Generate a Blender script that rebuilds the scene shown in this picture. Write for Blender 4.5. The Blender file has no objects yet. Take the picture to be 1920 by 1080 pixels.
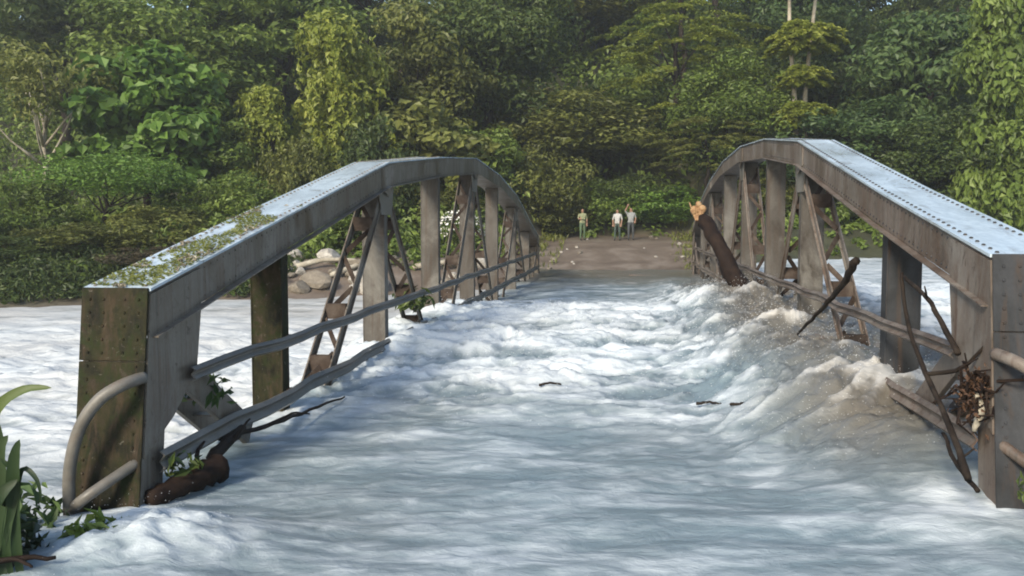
import bpy, math, random
import numpy as np
from mathutils import Vector, Matrix
R = math.radians
scene = bpy.context.scene
col = scene.collection

# ------------------------------------------------------------------ camera, sky, sun, exposure
CAM_H = 2.1
cd = bpy.data.cameras.new("camera"); cam = bpy.data.objects.new("camera", cd); col.objects.link(cam)
cd.sensor_width = 36.0; cd.lens = 36.0 * 1750 / 1920
cd.clip_start = 0.05; cd.clip_end = 3000
cam.location = (0, 0, CAM_H)
cam.rotation_euler = (R(90 - 4.086), 0, R(7.05))
scene.camera = cam
scene.cycles.filter_width = 1.9
scene.render.resolution_x = 1024; scene.render.resolution_y = 576

SUN_EL, SUN_AZ = 30.0, -158.0          # azimuth measured from +Y (down the bridge) towards +X
world = bpy.data.worlds.new("World"); scene.world = world; world.use_nodes = True
wn = world.node_tree.nodes; wl = world.node_tree.links
bg = wn["Background"]; sky = wn.new("ShaderNodeTexSky"); sky.sky_type = 'NISHITA'
sky.sun_disc = False; sky.sun_elevation = R(SUN_EL); sky.sun_rotation = R(SUN_AZ)
sky.air_density = 1.2; sky.dust_density = 1.0; sky.ozone_density = 1.2
wl.new(sky.outputs[0], bg.inputs[0]); bg.inputs[1].default_value = 0.12
sd = bpy.data.lights.new("sun", 'SUN'); sun = bpy.data.objects.new("sun", sd); col.objects.link(sun)
sd.energy = 2.9; sd.angle = R(14.0); sd.color = (1.0, 0.90, 0.72)
sdir = Vector((math.sin(R(SUN_AZ)) * math.cos(R(SUN_EL)), math.cos(R(SUN_AZ)) * math.cos(R(SUN_EL)), math.sin(R(SUN_EL))))
sun.rotation_euler = sdir.to_track_quat('Z', 'Y').to_euler()
vs = scene.view_settings
vs.view_transform = 'Standard'; vs.look = 'None'; vs.gamma = 1.0; vs.exposure = 1.05
try: vs.use_curve_mapping = False
except Exception: pass

rng = np.random.default_rng(7)
rnd = random.Random(11)

# ------------------------------------------------------------------ helpers
def tag(o, label=None, cat=None, group=None, kind=None):
    if label: o["label"] = label
    if cat: o["category"] = cat
    if group: o["group"] = group
    if kind: o["kind"] = kind
    return o

def empty(name, loc=(0, 0, 0)):
    o = bpy.data.objects.new(name, None); col.objects.link(o); o.location = loc; o.empty_display_size = 0.2
    return o

def link(name, me, parent=None):
    o = bpy.data.objects.new(name, me); col.objects.link(o)
    if parent is not None: o.parent = parent
    return o

class MB:
    def __init__(s): s.v = []; s.f = []
    def box(s, c, size, rot=None):
        b = len(s.v); hx, hy, hz = size[0] / 2, size[1] / 2, size[2] / 2
        for dx, dy, dz in ((-1,-1,-1),(1,-1,-1),(1,1,-1),(-1,1,-1),(-1,-1,1),(1,-1,1),(1,1,1),(-1,1,1)):
            p = Vector((dx * hx, dy * hy, dz * hz))
            if rot is not None: p = rot @ p
            s.v.append(tuple(Vector(c) + p))
        s._cube(b)
    def _cube(s, b):
        for q in ((0,3,2,1),(4,5,6,7),(0,1,5,4),(1,2,6,5),(2,3,7,6),(3,0,4,7)):
            s.f.append(tuple(b + i for i in q))
    def bar(s, a, b, w, t, side=(1, 0, 0)):
        """rectangular bar from a to b; t measured along 'side', w across it"""
        a = Vector(a); b = Vector(b); d = (b - a).normalized(); sx = Vector(side)
        sx = (sx - d * sx.dot(d)).normalized(); u = d.cross(sx).normalized()
        k = len(s.v)
        for p in (a, b):
            for i, j in ((-1,-1),(1,-1),(1,1),(-1,1)):
                s.v.append(tuple(p + sx * (i * t / 2) + u * (j * w / 2)))
        s.f += [(k,k+3,k+2,k+1),(k+4,k+5,k+6,k+7)] + [(k+i, k+(i+1)%4, k+4+(i+1)%4, k+4+i) for i in range(4)]
    def prism(s, poly, axis, lo, hi):
        """extrude a polygon (list of 2d points) along x / y / z"""
        k = len(s.v); n = len(poly)
        for h in (lo, hi):
            for p, q in poly:
                s.v.append({'x': (h, p, q), 'y': (p, h, q), 'z': (p, q, h)}[axis])
        s.f.append(tuple(k + i for i in range(n))[::-1]); s.f.append(tuple(k + n + i for i in range(n)))
        for i in range(n): s.f.append((k + i, k + (i + 1) % n, k + n + (i + 1) % n, k + n + i))
    def loft(s, sections):
        """sections: list of rings with equal vertex count; capped"""
        k = len(s.v); n = len(sections[0])
        for r in sections: s.v += [tuple(p) for p in r]
        for j in range(len(sections) - 1):
            for i in range(n):
                a = k + j * n + i; b = k + j * n + (i + 1) % n
                s.f.append((a, b, b + n, a + n))
        s.f.append(tuple(k + i for i in range(n))[::-1]); e = k + (len(sections) - 1) * n
        s.f.append(tuple(e + i for i in range(n)))
    def tube(s, pts, radii, n=8, wob=0.0, seed=0):
        r = random.Random(seed); pts = [Vector(p) for p in pts]; secs = []
        d0 = (pts[1] - pts[0]).normalized(); u = d0.orthogonal().normalized()
        for i, p in enumerate(pts):
            d = (pts[min(i + 1, len(pts) - 1)] - pts[max(i - 1, 0)]).normalized()
            u = (u - d * u.dot(d)); u = u.normalized() if u.length > 1e-5 else d.orthogonal().normalized(); w = d.cross(u)
            rr = radii[i] if hasattr(radii, '__len__') else radii
            secs.append([p + (u * math.cos(2*math.pi*k/n) + w * math.sin(2*math.pi*k/n)) * rr * (1 + wob * r.uniform(-1, 1)) for k in range(n)])
        s.loft(secs)
    def dome(s, c, nrm, r):
        """rivet head: low hexagonal dome"""
        n = Vector(nrm).normalized(); a = n.orthogonal().normalized(); b = n.cross(a); k = len(s.v); c = Vector(c)
        for i in range(6): s.v.append(tuple(c + (a * math.cos(i*math.pi/3) + b * math.sin(i*math.pi/3)) * r))
        for i in range(6): s.v.append(tuple(c + n * r * .6 + (a * math.cos(i*math.pi/3) + b * math.sin(i*math.pi/3)) * r * .6))
        for i in range(6): s.f.append((k + i, k + (i+1) % 6, k + 6 + (i+1) % 6, k + 6 + i))
        s.f.append(tuple(k + 6 + i for i in range(6)))
    def mesh(s, name, mat=None, smooth=False):
        me = bpy.data.meshes.new(name); me.from_pydata(s.v, [], s.f)
        if mat: me.materials.append(mat)
        me.validate(); me.update()
        if smooth: me.polygons.foreach_set("use_smooth", [True] * len(me.polygons))
        return me
    def build(s, name, mat, parent=None, smooth=False, bevel=0.0):
        o = link(name, s.mesh(name, mat, smooth), parent)
        if bevel:
            m = o.modifiers.new("bevel", 'BEVEL'); m.width = bevel; m.segments = 1; m.limit_method = 'ANGLE'
        return o

# numpy gradient noise -------------------------------------------------------
_perm = rng.permutation(512).astype(np.int64); _perm = np.concatenate([_perm, _perm, _perm])
_ga = rng.uniform(0, 2 * np.pi, 512); _gx, _gy = np.cos(_ga), np.sin(_ga)
def noise(x, y):
    x = np.asarray(x, float); y = np.asarray(y, float)
    xi = np.floor(x).astype(np.int64); yi = np.floor(y).astype(np.int64); xf = x - xi; yf = y - yi
    u = xf**3 * (xf * (xf * 6 - 15) + 10); v = yf**3 * (yf * (yf * 6 - 15) + 10)
    def g(i, j, fx, fy):
        h = _perm[(_perm[(xi + i) & 511] + yi + j) & 511]
        return _gx[h] * fx + _gy[h] * fy
    a = g(0,0,xf,yf); b = g(1,0,xf-1,yf); c = g(0,1,xf,yf-1); d = g(1,1,xf-1,yf-1)
    return (a + u*(b-a) + v*(c-a) + u*v*(a-b-c+d)) * 1.5
def fbm(x, y, o=4, g=0.5):
    s = 0; a = 1; t = 0
    for k in range(o):
        s = s + a * noise(x * 2**k + 17.3*k, y * 2**k - 9.1*k); t += a; a *= g
    return s / t
def ridged(x, y, o=4):
    s = 0; a = 1; t = 0
    for k in range(o):
        s = s + a * (1 - np.abs(noise(x * 2**k + 31.7*k, y * 2**k + 5.3*k)) * 1.6); t += a; a *= .55
    return s / t
def sst(a, b, x):
    t = np.clip((np.asarray(x, float) - a) / (b - a), 0, 1); return t * t * (3 - 2 * t)

# ------------------------------------------------------------------ materials
def mat(name):
    m = bpy.data.materials.new(name); m.use_nodes = True
    return m, m.node_tree.nodes, m.node_tree.links, m.node_tree.nodes["Principled BSDF"]
def ramp(n, stops):
    r = n.new("ShaderNodeValToRGB"); e = r.color_ramp.elements
    e[0].position, e[0].color = stops[0][0], (*stops[0][1], 1)
    e[1].position, e[1].color = stops[-1][0], (*stops[-1][1], 1)
    for p, c in stops[1:-1]:
        k = e.new(p); k.color = (*c, 1)
    return r
def noise_node(n, l, scale, detail=5, rough=.6, vec=None, dist=0.0):
    t = n.new("ShaderNodeTexNoise"); t.inputs["Scale"].default_value = scale
    t.inputs["Detail"].default_value = detail; t.inputs["Roughness"].default_value = rough
    t.inputs["Distortion"].default_value = dist
    if vec is not None: l.new(vec, t.inputs["Vector"])
    return t
def bump(n, l, src, b, strength=.3, dist=.02):
    k = n.new("ShaderNodeBump"); k.inputs["Strength"].default_value = strength; k.inputs["Distance"].default_value = dist
    l.new(src, k.inputs["Height"]); l.new(k.outputs[0], b.inputs["Normal"]); return k
def mixc(n, l, fac, a, b):
    m = n.new("ShaderNodeMix"); m.data_type = 'RGBA'
    for s, x in ((m.inputs[0], fac), (m.inputs[6], a), (m.inputs[7], b)):
        if hasattr(x, 'is_linked') or hasattr(x, 'links'): l.new(x, s)
        elif isinstance(x, (int, float)): s.default_value = x
        else: s.default_value = (*x, 1)
    return m.outputs[2]

def mottled(name, stops, scale=2.0, rough=(.45, .8), bump_s=.25, bump_scale=30, streak=None, metallic=0.0, spec=.4, stains=()):
    m, n, l, b = mat(name)
    tc = n.new("ShaderNodeTexCoord"); vec = tc.outputs["Object"]
    if streak:
        mp = n.new("ShaderNodeMapping"); mp.inputs["Scale"].default_value = streak; l.new(vec, mp.inputs[0]); vec = mp.outputs[0]
    t = noise_node(n, l, scale, 7, .65, vec, .4); r = ramp(n, stops); l.new(t.outputs[0], r.inputs[0])
    t2 = noise_node(n, l, bump_scale, 6, .7, tc.outputs["Object"])
    c = n.new("ShaderNodeMix"); c.data_type = 'RGBA'; c.blend_type = 'MULTIPLY'; c.inputs[0].default_value = .5
    r2 = ramp(n, [(.3, (.55, .55, .55)), (.7, (1, 1, 1))]); l.new(t2.outputs[0], r2.inputs[0])
    l.new(r.outputs[0], c.inputs[6]); l.new(r2.outputs[0], c.inputs[7]); fin = c.outputs[2]
    for (sc, lo, hi, colr, amt) in stains:
        mp2 = n.new("ShaderNodeMapping"); mp2.inputs["Scale"].default_value = sc; l.new(tc.outputs["Object"], mp2.inputs[0])
        t3 = noise_node(n, l, 1.0, 6, .7, mp2.outputs[0], .6); m3 = n.new("ShaderNodeMapRange"); m3.inputs[1].default_value, m3.inputs[2].default_value = lo, hi; m3.inputs[4].default_value = amt
        l.new(t3.outputs[0], m3.inputs[0]); fin = mixc(n, l, m3.outputs[0], fin, colr)
    l.new(fin, b.inputs["Base Color"])
    mr = n.new("ShaderNodeMapRange"); mr.inputs[3].default_value, mr.inputs[4].default_value = rough
    mr.inputs[1].default_value, mr.inputs[2].default_value = .3, .7
    l.new(t.outputs[0], mr.inputs[0]); l.new(mr.outputs[0], b.inputs["Roughness"])
    b.inputs["Metallic"].default_value = metallic; b.inputs["Specular IOR Level"].default_value = spec
    bump(n, l, t2.outputs[0], b, bump_s, .01)
    return m

M = {}
M['steel'] = mottled("weathered_steel", [(0.3, (0.073, 0.0545, 0.0393)), (0.45, (0.1298, 0.1119, 0.0896)), (0.6, (0.1744, 0.1536, 0.1275)), (0.75, (0.2352, 0.2081, 0.173))], 2.2, (.3, .6), .25, 26, (1, 1, .35), stains=(((9, 9, .7), .48, .68, (.075, .042, .026), .85), ((1.3, 1.3, 1.0), .50, .68, (.235, .225, .205), .55), ((14, 14, 10), .58, .66, (.045, .03, .022), .8), ((26, 26, .9), .56, .66, (.04, .034, .028), .7)))
M['steel_warm'] = mottled("weathered_warm_steel", [(0.3, (0.0653, 0.0455, 0.0335)), (0.46, (0.1224, 0.098, 0.0804)), (0.6, (0.1591, 0.1317, 0.1116)), (0.75, (0.1958, 0.1686, 0.1451))], 2.0, (.35, .65), .25, 26, (1, 1, .35), stains=(((9, 9, .7), .48, .68, (.075, .042, .026), .85), ((1.3, 1.3, 1.0), .50, .68, (.235, .225, .205), .55), ((14, 14, 10), .58, .66, (.045, .03, .022), .8), ((26, 26, .9), .56, .66, (.04, .034, .028), .7)))
M['steel_wet_sky'] = mottled("wet_steel_sky_tint", [(.3, (.36, .42, .47)), (.5, (.48, .56, .63)), (.72, (.57, .66, .73))], 1.6, (.08, .28), .12, 18, (1, .4, 1), 0.0, .7, stains=(((5, 1.5, 3), .52, .66, (.20, .20, .19), .7), ((3, 3, 3), .60, .70, (.10, .085, .07), .6)))  # wet cover plates; reflected sky is put into the pale blue base colour
M['steel_dark'] = mottled("dark_steel", [(0.3, (0.021, 0.0218, 0.0225)), (0.5, (0.0413, 0.0428, 0.0465)), (0.72, (0.0675, 0.069, 0.075))], 2.4, (.4, .7), .25, 30, (1, 1, .4), stains=(((9, 9, .8), .54, .72, (.07, .045, .03), .7),), spec=.12)
M['steel_moss'] = mottled("mossy_rusted_steel", [(0.32, (0.0051, 0.0056, 0.0032)), (0.43, (0.0136, 0.0136, 0.0072)), (0.52, (0.0255, 0.024, 0.0112)), (0.6, (0.034, 0.0264, 0.0176)), (0.72, (0.0723, 0.06, 0.0464))], 5.5, (.6, .9), .6, 28, (1, 1, .6), stains=(((11, 11, 1.2), .50, .66, (.05, .034, .022), .8), ((6, 6, 4), .52, .62, (.016, .022, .007), .85), ((22, 22, 18), .62, .68, (.12, .11, .09), .7)), spec=.12)
M['steel_post'] = mottled("stained_post_steel", [(0.3, (0.044, 0.036, 0.0296)), (0.45, (0.08, 0.072, 0.064)), (0.6, (0.112, 0.104, 0.0944)), (0.75, (0.152, 0.144, 0.132))], 2.2, (.35, .65), .3, 26, (1, 1, .35), stains=(((9, 9, .7), .50, .70, (.06, .04, .028), .8), ((1.3, 1.3, 1.0), .52, .68, (.22, .21, .19), .55)), spec=.12)
M['rust'] = mottled("rusted_iron", [(0.3, (0.021, 0.014, 0.0112)), (0.5, (0.049, 0.035, 0.028)), (0.7, (0.105, 0.084, 0.07))], 3.0, (.6, .9), .4, 30, spec=.12)
M['galv'] = mottled("weathered_galvanised_rail", [(0.3, (0.0954, 0.089, 0.0765)), (0.5, (0.1431, 0.1319, 0.1163)), (0.7, (0.1994, 0.1856, 0.1644))], 2.0, (.35, .6), .15, 20, stains=(((7, 1.2, 7), .54, .72, (.12, .085, .06), .7),))
M['bark'] = mottled("wet_bark", [(0.3, (0.0095, 0.007, 0.0054)), (0.5, (0.0237, 0.0173, 0.0135)), (0.72, (0.0473, 0.0367, 0.0281))], 6.0, (.6, .9), .7, 30, spec=.12)
M['bark_red'] = mottled("wet_reddish_bark", [(0.3, (0.0069, 0.0043, 0.0034)), (0.5, (0.0173, 0.0104, 0.0076)), (0.72, (0.0347, 0.0217, 0.0151))], 6.0, (.5, .85), .7, 30, spec=.12)
M['bark_pale'] = mottled("pale_bark", [(.3, (.20, .17, .13)), (.5, (.36, .32, .25)), (.72, (.50, .46, .38))], 3.0, (.7, .9), .4, 20)
M['split_wood'] = mottled("fresh_split_wood", [(0.3, (0.16, 0.08, 0.036)), (0.5, (0.288, 0.168, 0.08)), (0.72, (0.416, 0.296, 0.176))], 8.0, (.7, .9), .5, 40)
M['rock'] = mottled("pale_river_rock", [(.3, (.20, .18, .155)), (.5, (.34, .315, .28)), (.72, (.50, .48, .44))], 3.0, (.7, .95), .5, 14)
M['rock_dark'] = mottled("brown_river_rock", [(.3, (.10, .085, .065)), (.5, (.17, .145, .115)), (.72, (.26, .225, .18))], 3.0, (.7, .95), .5, 14)
M['litter'] = mottled("dry_leaf_litter", [(.3, (.08, .065, .04)), (.5, (.17, .145, .10)), (.72, (.42, .39, .32))], 9.0, (.7, .9), .2, 40)
M['rubbish'] = mottled("pale_plastic_scrap", [(.3, (.62, .60, .58)), (.7, (.80, .80, .78))], 4.0, (.3, .5), .1, 20)
M['asphalt'] = mottled("muddy_deck", [(.3, (.10, .085, .07)), (.7, (.20, .175, .15))], 2.0, (.6, .9), .3, 20)

def leaf_mat(name, dark, mid, light, trans=.38):
    m, n, l, b = mat(name)
    at = n.new("ShaderNodeAttribute"); at.attribute_name = "leaf_tone"
    oi = n.new("ShaderNodeObjectInfo")
    ad = n.new("ShaderNodeMath"); ad.operation = 'MULTIPLY_ADD'; ad.inputs[1].default_value = .25; ad.inputs[2].default_value = -.125
    l.new(oi.outputs["Random"], ad.inputs[0])
    ad2 = n.new("ShaderNodeMath"); l.new(ad.outputs[0], ad2.inputs[0]); l.new(at.outputs["Fac"], ad2.inputs[1])
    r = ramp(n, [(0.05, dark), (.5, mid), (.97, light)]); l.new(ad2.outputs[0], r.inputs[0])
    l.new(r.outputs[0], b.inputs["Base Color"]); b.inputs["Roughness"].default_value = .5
    b.inputs["Specular IOR Level"].default_value = .35
    tr = n.new("ShaderNodeBsdfTranslucent"); l.new(r.outputs[0], tr.inputs[0])
    mx = n.new("ShaderNodeMixShader"); mx.inputs[0].default_value = trans
    l.new(b.outputs[0], mx.inputs[1]); l.new(tr.outputs[0], mx.inputs[2])
    l.new(mx.outputs[0], n["Material Output"].inputs[0])
    return m
L = {
 'deep':  leaf_mat("leaves_deep_green", (.006, .014, .005), (.015, .032, .010), (.035, .062, .02), .2),  # darkest green, for the corner plant's lower blades and weed
 'mid':    leaf_mat("leaves_mid_green", (0.05, 0.073, 0.014), (0.119, 0.173, 0.032), (0.225, 0.292, 0.063)),
 'bright': leaf_mat("leaves_bright_green", (0.054, 0.102, 0.017), (0.12, 0.21, 0.035), (0.228, 0.343, 0.069)),
 'yellow': leaf_mat("leaves_yellow_green", (0.084, 0.102, 0.016), (0.192, 0.229, 0.035), (0.336, 0.356, 0.069)),
 'olive':  leaf_mat("leaves_olive", (0.062, 0.073, 0.016), (0.144, 0.159, 0.038), (0.25, 0.265, 0.072)),
 'dark':   leaf_mat("leaves_dark_green", (0.03, 0.046, 0.013), (0.074, 0.107, 0.027), (0.149, 0.193, 0.053)),
 'blue':   leaf_mat("leaves_blue_green", (0.027, 0.052, 0.017), (0.074, 0.122, 0.039), (0.149, 0.208, 0.068)),
 'dry':    leaf_mat("leaves_brownish_scrub", (0.044, 0.035, 0.02), (0.099, 0.079, 0.044), (0.176, 0.143, 0.083)),
}

def flat_mat(name, c, rough=.75, var=.25):
    return mottled(name, [(.3, tuple(x * (1 - var) for x in c)), (.7, tuple(min(1, x * (1 + var)) for x in c))], 12, (rough, rough), .1, 40)

# ------------------------------------------------------------------ ground
_bx = np.array([-300, -60, -30, -20, -15.7, -10.7, -6.5, -4.3, 3.2, 6, 12, 18, 40, 300.])
_by = np.array([  26,  26, 25.5, 27.3, 29.8, 32.0, 35.5, 38.2, 38.6, 41, 43.7, 44.4, 46, 46.])
def bank_y(x): return np.interp(x, _bx, _by)
def ground_h(x, y):
    x = np.asarray(x, float); y = np.asarray(y, float)
    road = 1 - sst(3.6, 5.0, np.abs(x + .5))
    wl_ = np.where(x < 0, -.6, .5)                                  # water level left / right of the bridge
    yb = bank_y(x)
    n1 = fbm(x * .22, y * .22, 4) ; n2 = fbm(x * 1.1 + 7, y * 1.1, 3)
    # near bank
    near = -.08 + .55 * (1 - sst(1.5, 4.4, y)) + .05 * n2
    # river bed
    bed = -2.4 + 0 * x
    # far bank and hill
    d = y - yb
    bank = wl_ - .15 + 1.35 * sst(-1.2, 4.0, d) + .06 * np.clip(d - 4, 0, 30) + .18 * n2 * sst(-.5, 2, d)
    hill = np.clip(y - np.maximum(yb + 8.5, 45.5), 0, 200)
    bank = bank + 44 * (1 - np.exp(-hill * .52 / 44)) + n1 * np.clip(hill * .12, 0, 2.2)
    h = bed + (bank - bed) * sst(-5, -.6, d)
    h = near + (h - near) * sst(5.6, 7.6, y - .25 * (np.abs(x) > 4.5))
    # the far road climbs the bank in a cutting
    rz = -.22 + 1.45 * sst(37.8, 50, y) + .035 * n2
    rz = np.where(y > 51, rz + np.clip(y - 51, 0, 200) * .16, rz)
    rm = road * sst(36.5, 38, y) * (1 - sst(50, 58, y))
    h = h + (rz - h) * rm
    return h

def grid_mesh(name, xs, ys, hfun):
    X, Y = np.meshgrid(xs, ys); Z = hfun(X, Y); nx, ny = len(xs), len(ys)
    co = np.stack([X, Y, Z], -1).reshape(-1, 3)
    i = np.arange(nx * ny).reshape(ny, nx)
    f = np.stack([i[:-1, :-1], i[:-1, 1:], i[1:, 1:], i[1:, :-1]], -1).reshape(-1, 4)
    return np_mesh(name, co, f, True), X, Y, Z
def np_mesh(name, co, f, smooth=False):
    me = bpy.data.meshes.new(name); k = f.shape[1]
    me.vertices.add(len(co)); me.vertices.foreach_set("co", np.ascontiguousarray(co, dtype=np.float32).ravel())
    me.loops.add(f.size); me.loops.foreach_set("vertex_index", np.ascontiguousarray(f, dtype=np.int32).ravel())
    me.polygons.add(len(f)); me.polygons.foreach_set("loop_start", np.arange(0, f.size, k, dtype=np.int32))
    me.polygons.foreach_set("use_smooth", np.full(len(f), smooth))
    me.update(calc_edges=True)
    return me

def stretch(lo, a, b, hi, step, grow):
    c = list(np.arange(a, b, step)); s = step; p = a; left = []
    while p > lo: s *= grow; p -= s; left.append(p)
    s = step; p = c[-1]; right = []
    while p < hi: s *= grow; p += s; right.append(p)
    return np.array(left[::-1] + c + right)

gx = stretch(-420, -30, 26, 420, .35, 1.10); gy = stretch(-250, 1, 62, 520, .35, 1.09)
gme, *_ = grid_mesh("ground", gx, gy, ground_h)
m, n, l, b = mat("mud_and_forest_soil")
geo = n.new("ShaderNodeNewGeometry"); sp = n.new("ShaderNodeSeparateXYZ"); l.new(geo.outputs["Position"], sp.inputs[0])
t1 = noise_node(n, l, .6, 8, .65, geo.outputs["Position"], .5); t2 = noise_node(n, l, 9, 6, .7, geo.outputs["Position"])
mud = ramp(n, [(.3, (.075, .055, .04)), (.5, (.13, .10, .077)), (.7, (.21, .175, .145))]); l.new(t1.outputs[0], mud.inputs[0])
soil = ramp(n, [(.3, (.022, .022, .012)), (.55, (.045, .048, .022)), (.75, (.075, .065, .04))]); l.new(t1.outputs[0], soil.inputs[0])
mr = n.new("ShaderNodeMapRange"); mr.inputs[1].default_value, mr.inputs[2].default_value = 1.1, 2.1
add = n.new("ShaderNodeMath"); add.operation = 'MULTIPLY_ADD'; add.inputs[1].default_value = 1.4; l.new(t1.outputs[0], add.inputs[0])
xo_ = n.new("ShaderNodeMapRange"); xo_.inputs[1].default_value, xo_.inputs[2].default_value = -11.5, -15.5; xo_.inputs[3].default_value, xo_.inputs[4].default_value = 0, 2.0; l.new(sp.outputs[0], xo_.inputs[0])
xr_ = n.new("ShaderNodeMapRange"); xr_.inputs[1].default_value, xr_.inputs[2].default_value = 3.4, 5.5; xr_.inputs[3].default_value, xr_.inputs[4].default_value = 0, 1.4; l.new(sp.outputs[0], xr_.inputs[0])
xs_ = n.new("ShaderNodeMath"); l.new(sp.outputs[2], xs_.inputs[0]); l.new(xr_.outputs[0], xs_.inputs[1])
xa_ = n.new("ShaderNodeMath"); l.new(xs_.outputs[0], xa_.inputs[0]); l.new(xo_.outputs[0], xa_.inputs[1]); l.new(xa_.outputs[0], add.inputs[2]); l.new(add.outputs[0], mr.inputs[0]); mr.inputs[1].default_value, mr.inputs[2].default_value = 1.75, 2.5
cc = mixc(n, l, mr.outputs[0], mud.outputs[0], soil.outputs[0]); l.new(cc, b.inputs["Base Color"])
b.inputs["Roughness"].default_value = .75; bump(n, l, t2.outputs[0], b, .6, .06)
gme.materials.append(m); g = link("ground", gme); tag(g, "muddy river banks rising into the forested hillside", kind="structure")

# ------------------------------------------------------------------ flood water
def water_h(X, Y, detail=True):
    # swell heights measured along the two trusses
    zl = np.interp(Y, [0, 6.4, 9.5, 12, 13.8, 16, 18, 20, 22, 26, 32, 38, 42], [.0, -.02, .03, .13, .27, .36, .36, .28, .12, -.12, -.06, .0, .04])
    zc = np.interp(Y, [0, 5, 9, 12, 14.5, 16.5, 18.5, 21, 26, 32, 38, 42], [.0, .0, .05, .17, .32, .42, .38, .18, -.05, -.04, .0, .04])
    zr = np.interp(Y, [0, 5.5, 7, 8.6, 10, 12, 14.5, 18.5, 21, 24, 28, 34, 38, 42, 60], [.02, .02, .12, .36, .58, .62, .66, .84, .72, .45, .22, .08, .0, .04, .04])
    t = sst(-3.7, -1.0, X); h = zl + (zc - zl) * t
    fr = 1.55 - .35 * sst(7, 16, Y) + .22 * noise(Y * .9, Y * 0 + 3.3)
    h = h + (zr - zc) * sst(fr - .8, fr + .75, X)
    up = np.interp(Y, [0, 5.5, 8, 11, 20, 30, 60], [.0, .02, .3, .5, .62, .52, .5])
    h = h + (up - zr) * sst(2.9, 6.5, X)
    dn = -.62 + .04 * sst(20, 34, Y)
    h = h + (dn - h) * sst(3.75, 5.6, -X + .25 * noise(Y * 1.3, X * .3)) * sst(4.8, 7.5, Y)
    if not detail: return h
    # churn: long streaks drawn out along the current (right to left), lumpier on the right-hand surge
    wx = .5 * fbm(X * .55, Y * .55 + 4, 3); wy = .35 * fbm(X * .55 + 9, Y * .55, 3)
    U = X + wx + .25 * Y; V = Y + wy - .10 * X
    surge = sst(fr - 1.2, fr + .2, X) * sst(6.8, 9.5, Y) * (1 - sst(25, 34, Y)) * (1 - sst(3.6, 6, X))
    mid = sst(8, 12, Y) * (1 - sst(20, 28, Y))
    offL = sst(3.8, 5.5, -X)
    amp = .40 + .52 * mid - .2 * surge + .02 * offL + .3 * sst(3, 6, X)
    a = fbm(U * .42, V * .85, 3) * .15
    bq = fbm(U * 1.15 + 5, V * 2.3, 3) * .075
    rg = (ridged(U * .9 + 3, V * 1.6 + 1, 5) - .55) * .17
    bl = (.5 - np.abs(fbm(U * 1.7 + wx * 2, V * 2.6 + wy * 3, 4, .6))) * .16 * np.clip(mid * (1 - .9 * surge) + .1 * offL, 0, 1)
    c = fbm(U * 3.2, V * 6.0, 3) * .026
    # surge face: furrows running down towards the lower left
    fur = fbm((X - .75 * Y) * 1.5 + wx * 1.5, (Y + .75 * X) * .38, 5, .55) * .19 * surge
    fur = fur + surge * (.11 * fbm((X - .75 * Y) * 4.5 + wx * 5, (Y + .75 * X) * .9 + wy * 2, 4, .65) + .10 * (ridged((X - .7 * Y) * 1.6 + 2 * wx, (Y + .7 * X) * .7 + wy, 4) - .6))
    h = h + amp * (a + bq + rg * (.35 + .65 * np.clip(mid * (1 - .8 * surge) + .2 * offL, 0, 1)) + c + bl - .06) + fur
    # boil against the near left end post
    h = h + .17 * np.exp(-(((X + 3.15) / .55)**2 + ((Y - 5.75) / .55)**2)) * (1 + .6 * fbm(X * 5, Y * 5, 3))
    # wakes where the posts stand in the current
    for yy in (9.6, 13.85, 17.9):
        h = h + .10 * np.exp(-(((X - 2.55) / .5)**2 + ((Y - yy) / .35)**2))
        h = h + .07 * np.exp(-(((X + 3.5) / .45)**2 + ((Y - yy) / .4)**2))
    return h
wx_ = stretch(-75, -4.8, 3.6, 60, .03, 1.022)
ys = [3.6]
while ys[-1] < 60: ys.append(ys[-1] * 1.0042)
wy_ = np.array(ys)
wme, WX, WY, WZ = grid_mesh("river_water", wx_, wy_, water_h)
base = water_h(WX, WY, False)
rel = WZ - base
w1 = .6 * fbm(WX * .5 + 3, WY * .5, 3)
U = WX + w1 + .3 * WY; V = WY + .5 * w1 - .1 * WX
streak = fbm(U * .55, V * 1.5, 5, .6)
fine = ridged(U * 2.2, V * 5.0, 4)
front = np.clip(sst(8.3, 11.5, WY + .35 * WX + .8 * noise(WX * .6, WY * .6)), 0, 1) * (1 - .75 * sst(21, 30, WY))
offL = sst(3.6, 5.0, -WX)
surge = sst(1.0, 2.2, WX) * sst(6.8, 9.0, WY) * (1 - sst(26, 36, WY)) * (1 - sst(3.4, 5, WX))
upst = sst(3.4, 5, WX)
foam = .41 + .36 * front + (.42 + .48 * front) * streak * (1 - .35 * offL) + 1.5 * (rel - .03) / .3 * (.35 + .65 * np.clip(front + offL, 0, 1)) + .28 * (fine - .55) - .60 * surge + .42 * offL + .30 * upst  # extra white downstream puts the sunlight there into the foam colour
foam = foam + surge * .55 * fbm((WX - .75 * WY) * 5 + 2 * w1, (WY + .75 * WX) * .8, 4, .65) + surge * .9 * fbm((WX - .75 * WY) * 1.8, (WY + .75 * WX) * .38, 5, .6)
foam = foam - .45 * np.clip(ridged(U * .5 + 8, V * 2.1 + 3, 4) - .62, 0, 1) * 3 * sst(-.15, .3, fbm(WX * .4 + 11, WY * .4 + 2, 2)) * (1 - .6 * offL)
foam = foam - .30 * sst(30, 37, WY) * (1 - offL) * (1 - upst)
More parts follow.
